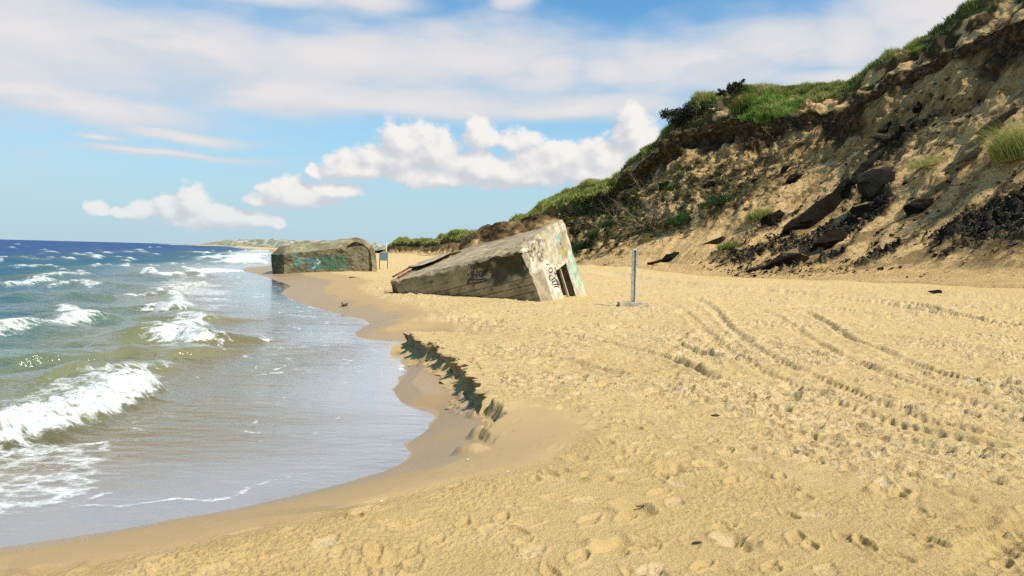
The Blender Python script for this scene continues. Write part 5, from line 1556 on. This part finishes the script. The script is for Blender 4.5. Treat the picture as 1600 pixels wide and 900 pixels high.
# ------------------------------------------------------------------ litter on the beach
def crumble(name, px, py, wpx, hpx, label, cat, seed, mat, group=None, thick=.6):
    return block(name, px, py, wpx, hpx, 0, label, cat, seed, mat, group, thick, True, .3)
stump = empty("driftwood", hit(540, 478), "small dark driftwood stump with a flat head on the wet sand near the water", "driftwood")
k = stump.location[1] / F_PX
k *= .75
V, F = hull_block(401, 16, 3); V = V * np.array([15, 9, 6]) * k; V = V + .12 * np.stack([fbm3(V, 4, 3, 1)] * 3, -1); raw_mesh("head", V + np.array([0, 0, 7 * k]), F, M_wood, smooth=False, parent=stump)
V, F = hull_block(402, 14, 3); raw_mesh("stem", V * np.array([5, 5, 12]) * k + np.array([2.5 * k, -.05, .5 * k]), F, M_wood, smooth=False, parent=stump)
scr = [(1085, 847, 34, 5, "largest strip of dried black seaweed on the near sand"), (1002, 790, 28, 4, "narrow strip of dried black seaweed beyond the largest strip"), (810, 869, 18, 7, "clump of dark seaweed at the bottom of the beach, left of the largest strip"),
       (462, 829, 16, 8, "clump of dark seaweed by the damp sand in the lower left"), (1118, 648, 22, 6, "dark seaweed scrap in the middle of the trampled sand"), (1487, 706, 26, 4, "thin seaweed strip on the right side of the near sand"),
       (898, 762, 12, 5, "tiny dark scrap left of the narrow seaweed strip")]
for i, (x, y, w_, h_, lab) in enumerate(scr):
    crumble("seaweed_scrap", x, y, w_ * .75, h_ * .8, lab, "seaweed", 420 + i, M_weed, "dried seaweed scraps on the sand")
for i, (x, y, w_, lab) in enumerate([(731, 718, 7, "white pebble on the damp sand just below the little sand cliff"), (794, 736, 6, "pale shell on the sand right of the white pebble"), (596, 782, 5, "small pale shell on damp sand near the water's edge")]):
    crumble("pebble", x, y, w_, w_ * .7, lab, "pebble", 440 + i, M_shell, "pale pebbles on the sand")
for i, (x, y, w_, h_, lab) in enumerate([(551, 433, 14, 3, "flat dark weed line in front of the far bunker"), (752, 463, 20, 5, "dark weed heap at the foot of the tilted bunker's side")]):
    crumble("weed_heap", x, y, w_, h_, lab, "weed heap", 450 + i, M_wood)

# crumbling face of the little sand cliff, overhanging in places
path = np.array(smooth_poly(LIP + LIP2[1:5], 2)); cl = np.concatenate([[0], np.cumsum(np.linalg.norm(np.diff(path, axis=0), axis=1))])
uu = np.arange(0, cl[-1], .010); pc = np.stack([np.interp(uu, cl, path[:, 0]), np.interp(uu, cl, path[:, 1])], -1)
for _ in range(12): pc[1:-1] = (pc[:-2] + 2 * pc[1:-1] + pc[2:]) / 4
e = np.gradient(pc, axis=0); e /= np.linalg.norm(e, axis=1)[:, None]; mm = np.stack([e[:, 1], -e[:, 0]], -1)
uu = uu[uu < LL + .02]; pc, mm = pc[:len(uu)], mm[:len(uu)]
jj = .09 * noise2(pc[:, 0] * 2.6, pc[:, 1] * 2.6, 3) + .03 * noise2(pc[:, 0] * 8, pc[:, 1] * 8, 4)
a_ = pc - mm * (.34 - 1.5 * jj)[:, None]; c_ = pc + mm * (.30 + 1.5 * jj)[:, None]
def sm1(q, n=25):
    for _ in range(n): q = np.concatenate([q[:1], (q[:-2] + 2 * q[1:-1] + q[2:]) / 4, q[-1:]])
    return q
zl = sm1(beach_base(a_[:, 0], a_[:, 1])[0]); zb_ = sm1(beach_base(c_[:, 0], c_[:, 1])[0])
hgt = np.clip(zl - zb_, .0, .6) * np.interp(uu, [0, .15, LL - .45, LL + .02], [.5, 1, 1, .25])
zl = zl - .55 * sst(LL - .55, LL, uu)
pf = np.array([(-.34, -.02), (-.16, .01), (-.03, .02), (.035, -.03), (.03, -.18), (-.03, -.36), (-.035, -.58), (.03, -.80), (.12, -.96), (.30, -1.18)])
vv = np.linspace(0, len(pf) - 1, 70); po = np.interp(vv, range(len(pf)), pf[:, 0]); pz = np.interp(vv, range(len(pf)), pf[:, 1])
for _ in range(3): po[1:-1] = (po[:-2] + 2 * po[1:-1] + po[2:]) / 4; pz[1:-1] = (pz[:-2] + 2 * pz[1:-1] + pz[2:]) / 4
soft_ = .10 + .90 * sst(LL - .1, LL - .8, uu)
Z_ = pz[:, None] * hgt[None] * .86; Uu = np.repeat(uu[None], 70, 0)
q3 = np.stack([Uu, Z_ * 1.4, np.repeat(vv[:, None] * .05, len(uu), 1)], -1)
act_ = sst(1.2, 3.0, vv)[:, None]
lump = .045 * fbm3(q3, 3.2, 4, 601, .5) - .07 * np.exp(-(noise2(Uu * 3.1 + .5 * noise2(Uu * 2, Z_ * 6, 603), Z_ * 1.5, 602) / .16) ** 2) + .03 * fbm3(q3, 11, 3, 604)
lump = lump * (.25 + .75 * soft_)[None] * act_
O_ = po[:, None] * (hgt / .33)[None] ** .5 + lump + jj[None] * 1.5
CV2 = np.zeros((70, len(uu), 3)); CV2[..., :2] = pc[None] + mm[None] * O_[..., None]
CV2[..., 2] = zl[None] + Z_ + .022 * act_ * fbm3(q3, 7, 3, 605) * soft_[None] + .018 * (sst(.9, 2, vv) * sst(4, 3, vv))[:, None] * fbm2(Uu * 4, Uu * 0, 3, 606) * soft_[None] + .004
lw = np.repeat(sst(1.8, 3.6, vv)[:, None], len(uu), 1)
tag(raw_mesh("sand_cliff", CV2.reshape(-1, 3), grid_faces(70, len(uu)), m_sand, {'wet': (.0 * lw).ravel(), 'damp': np.clip(lw * .8, 0, 1).ravel(), 'light': 0 * lw.ravel(), 'stain': (.0 * lw * sst(-.2, .4, fbm3(q3, 4, 3, 607))).ravel(), 'tram': (.6 * (1 - lw)).ravel()}), None, None, None, 'structure')

# ------------------------------------------------------------------ render settings
scene.view_settings.view_transform = 'Standard'; scene.view_settings.look = 'None'
scene.view_settings.gamma = 1; scene.view_settings.exposure = 0.40
scene.view_settings.use_curve_mapping = False
cy = scene.cycles
cy.use_denoising = False; cy.max_bounces = 5; cy.diffuse_bounces = 2; cy.glossy_bounces = 2; cy.transmission_bounces = 2; cy.transparent_max_bounces = 6
cy.caustics_reflective = False; cy.caustics_refractive = False; cy.adaptive_threshold = .02
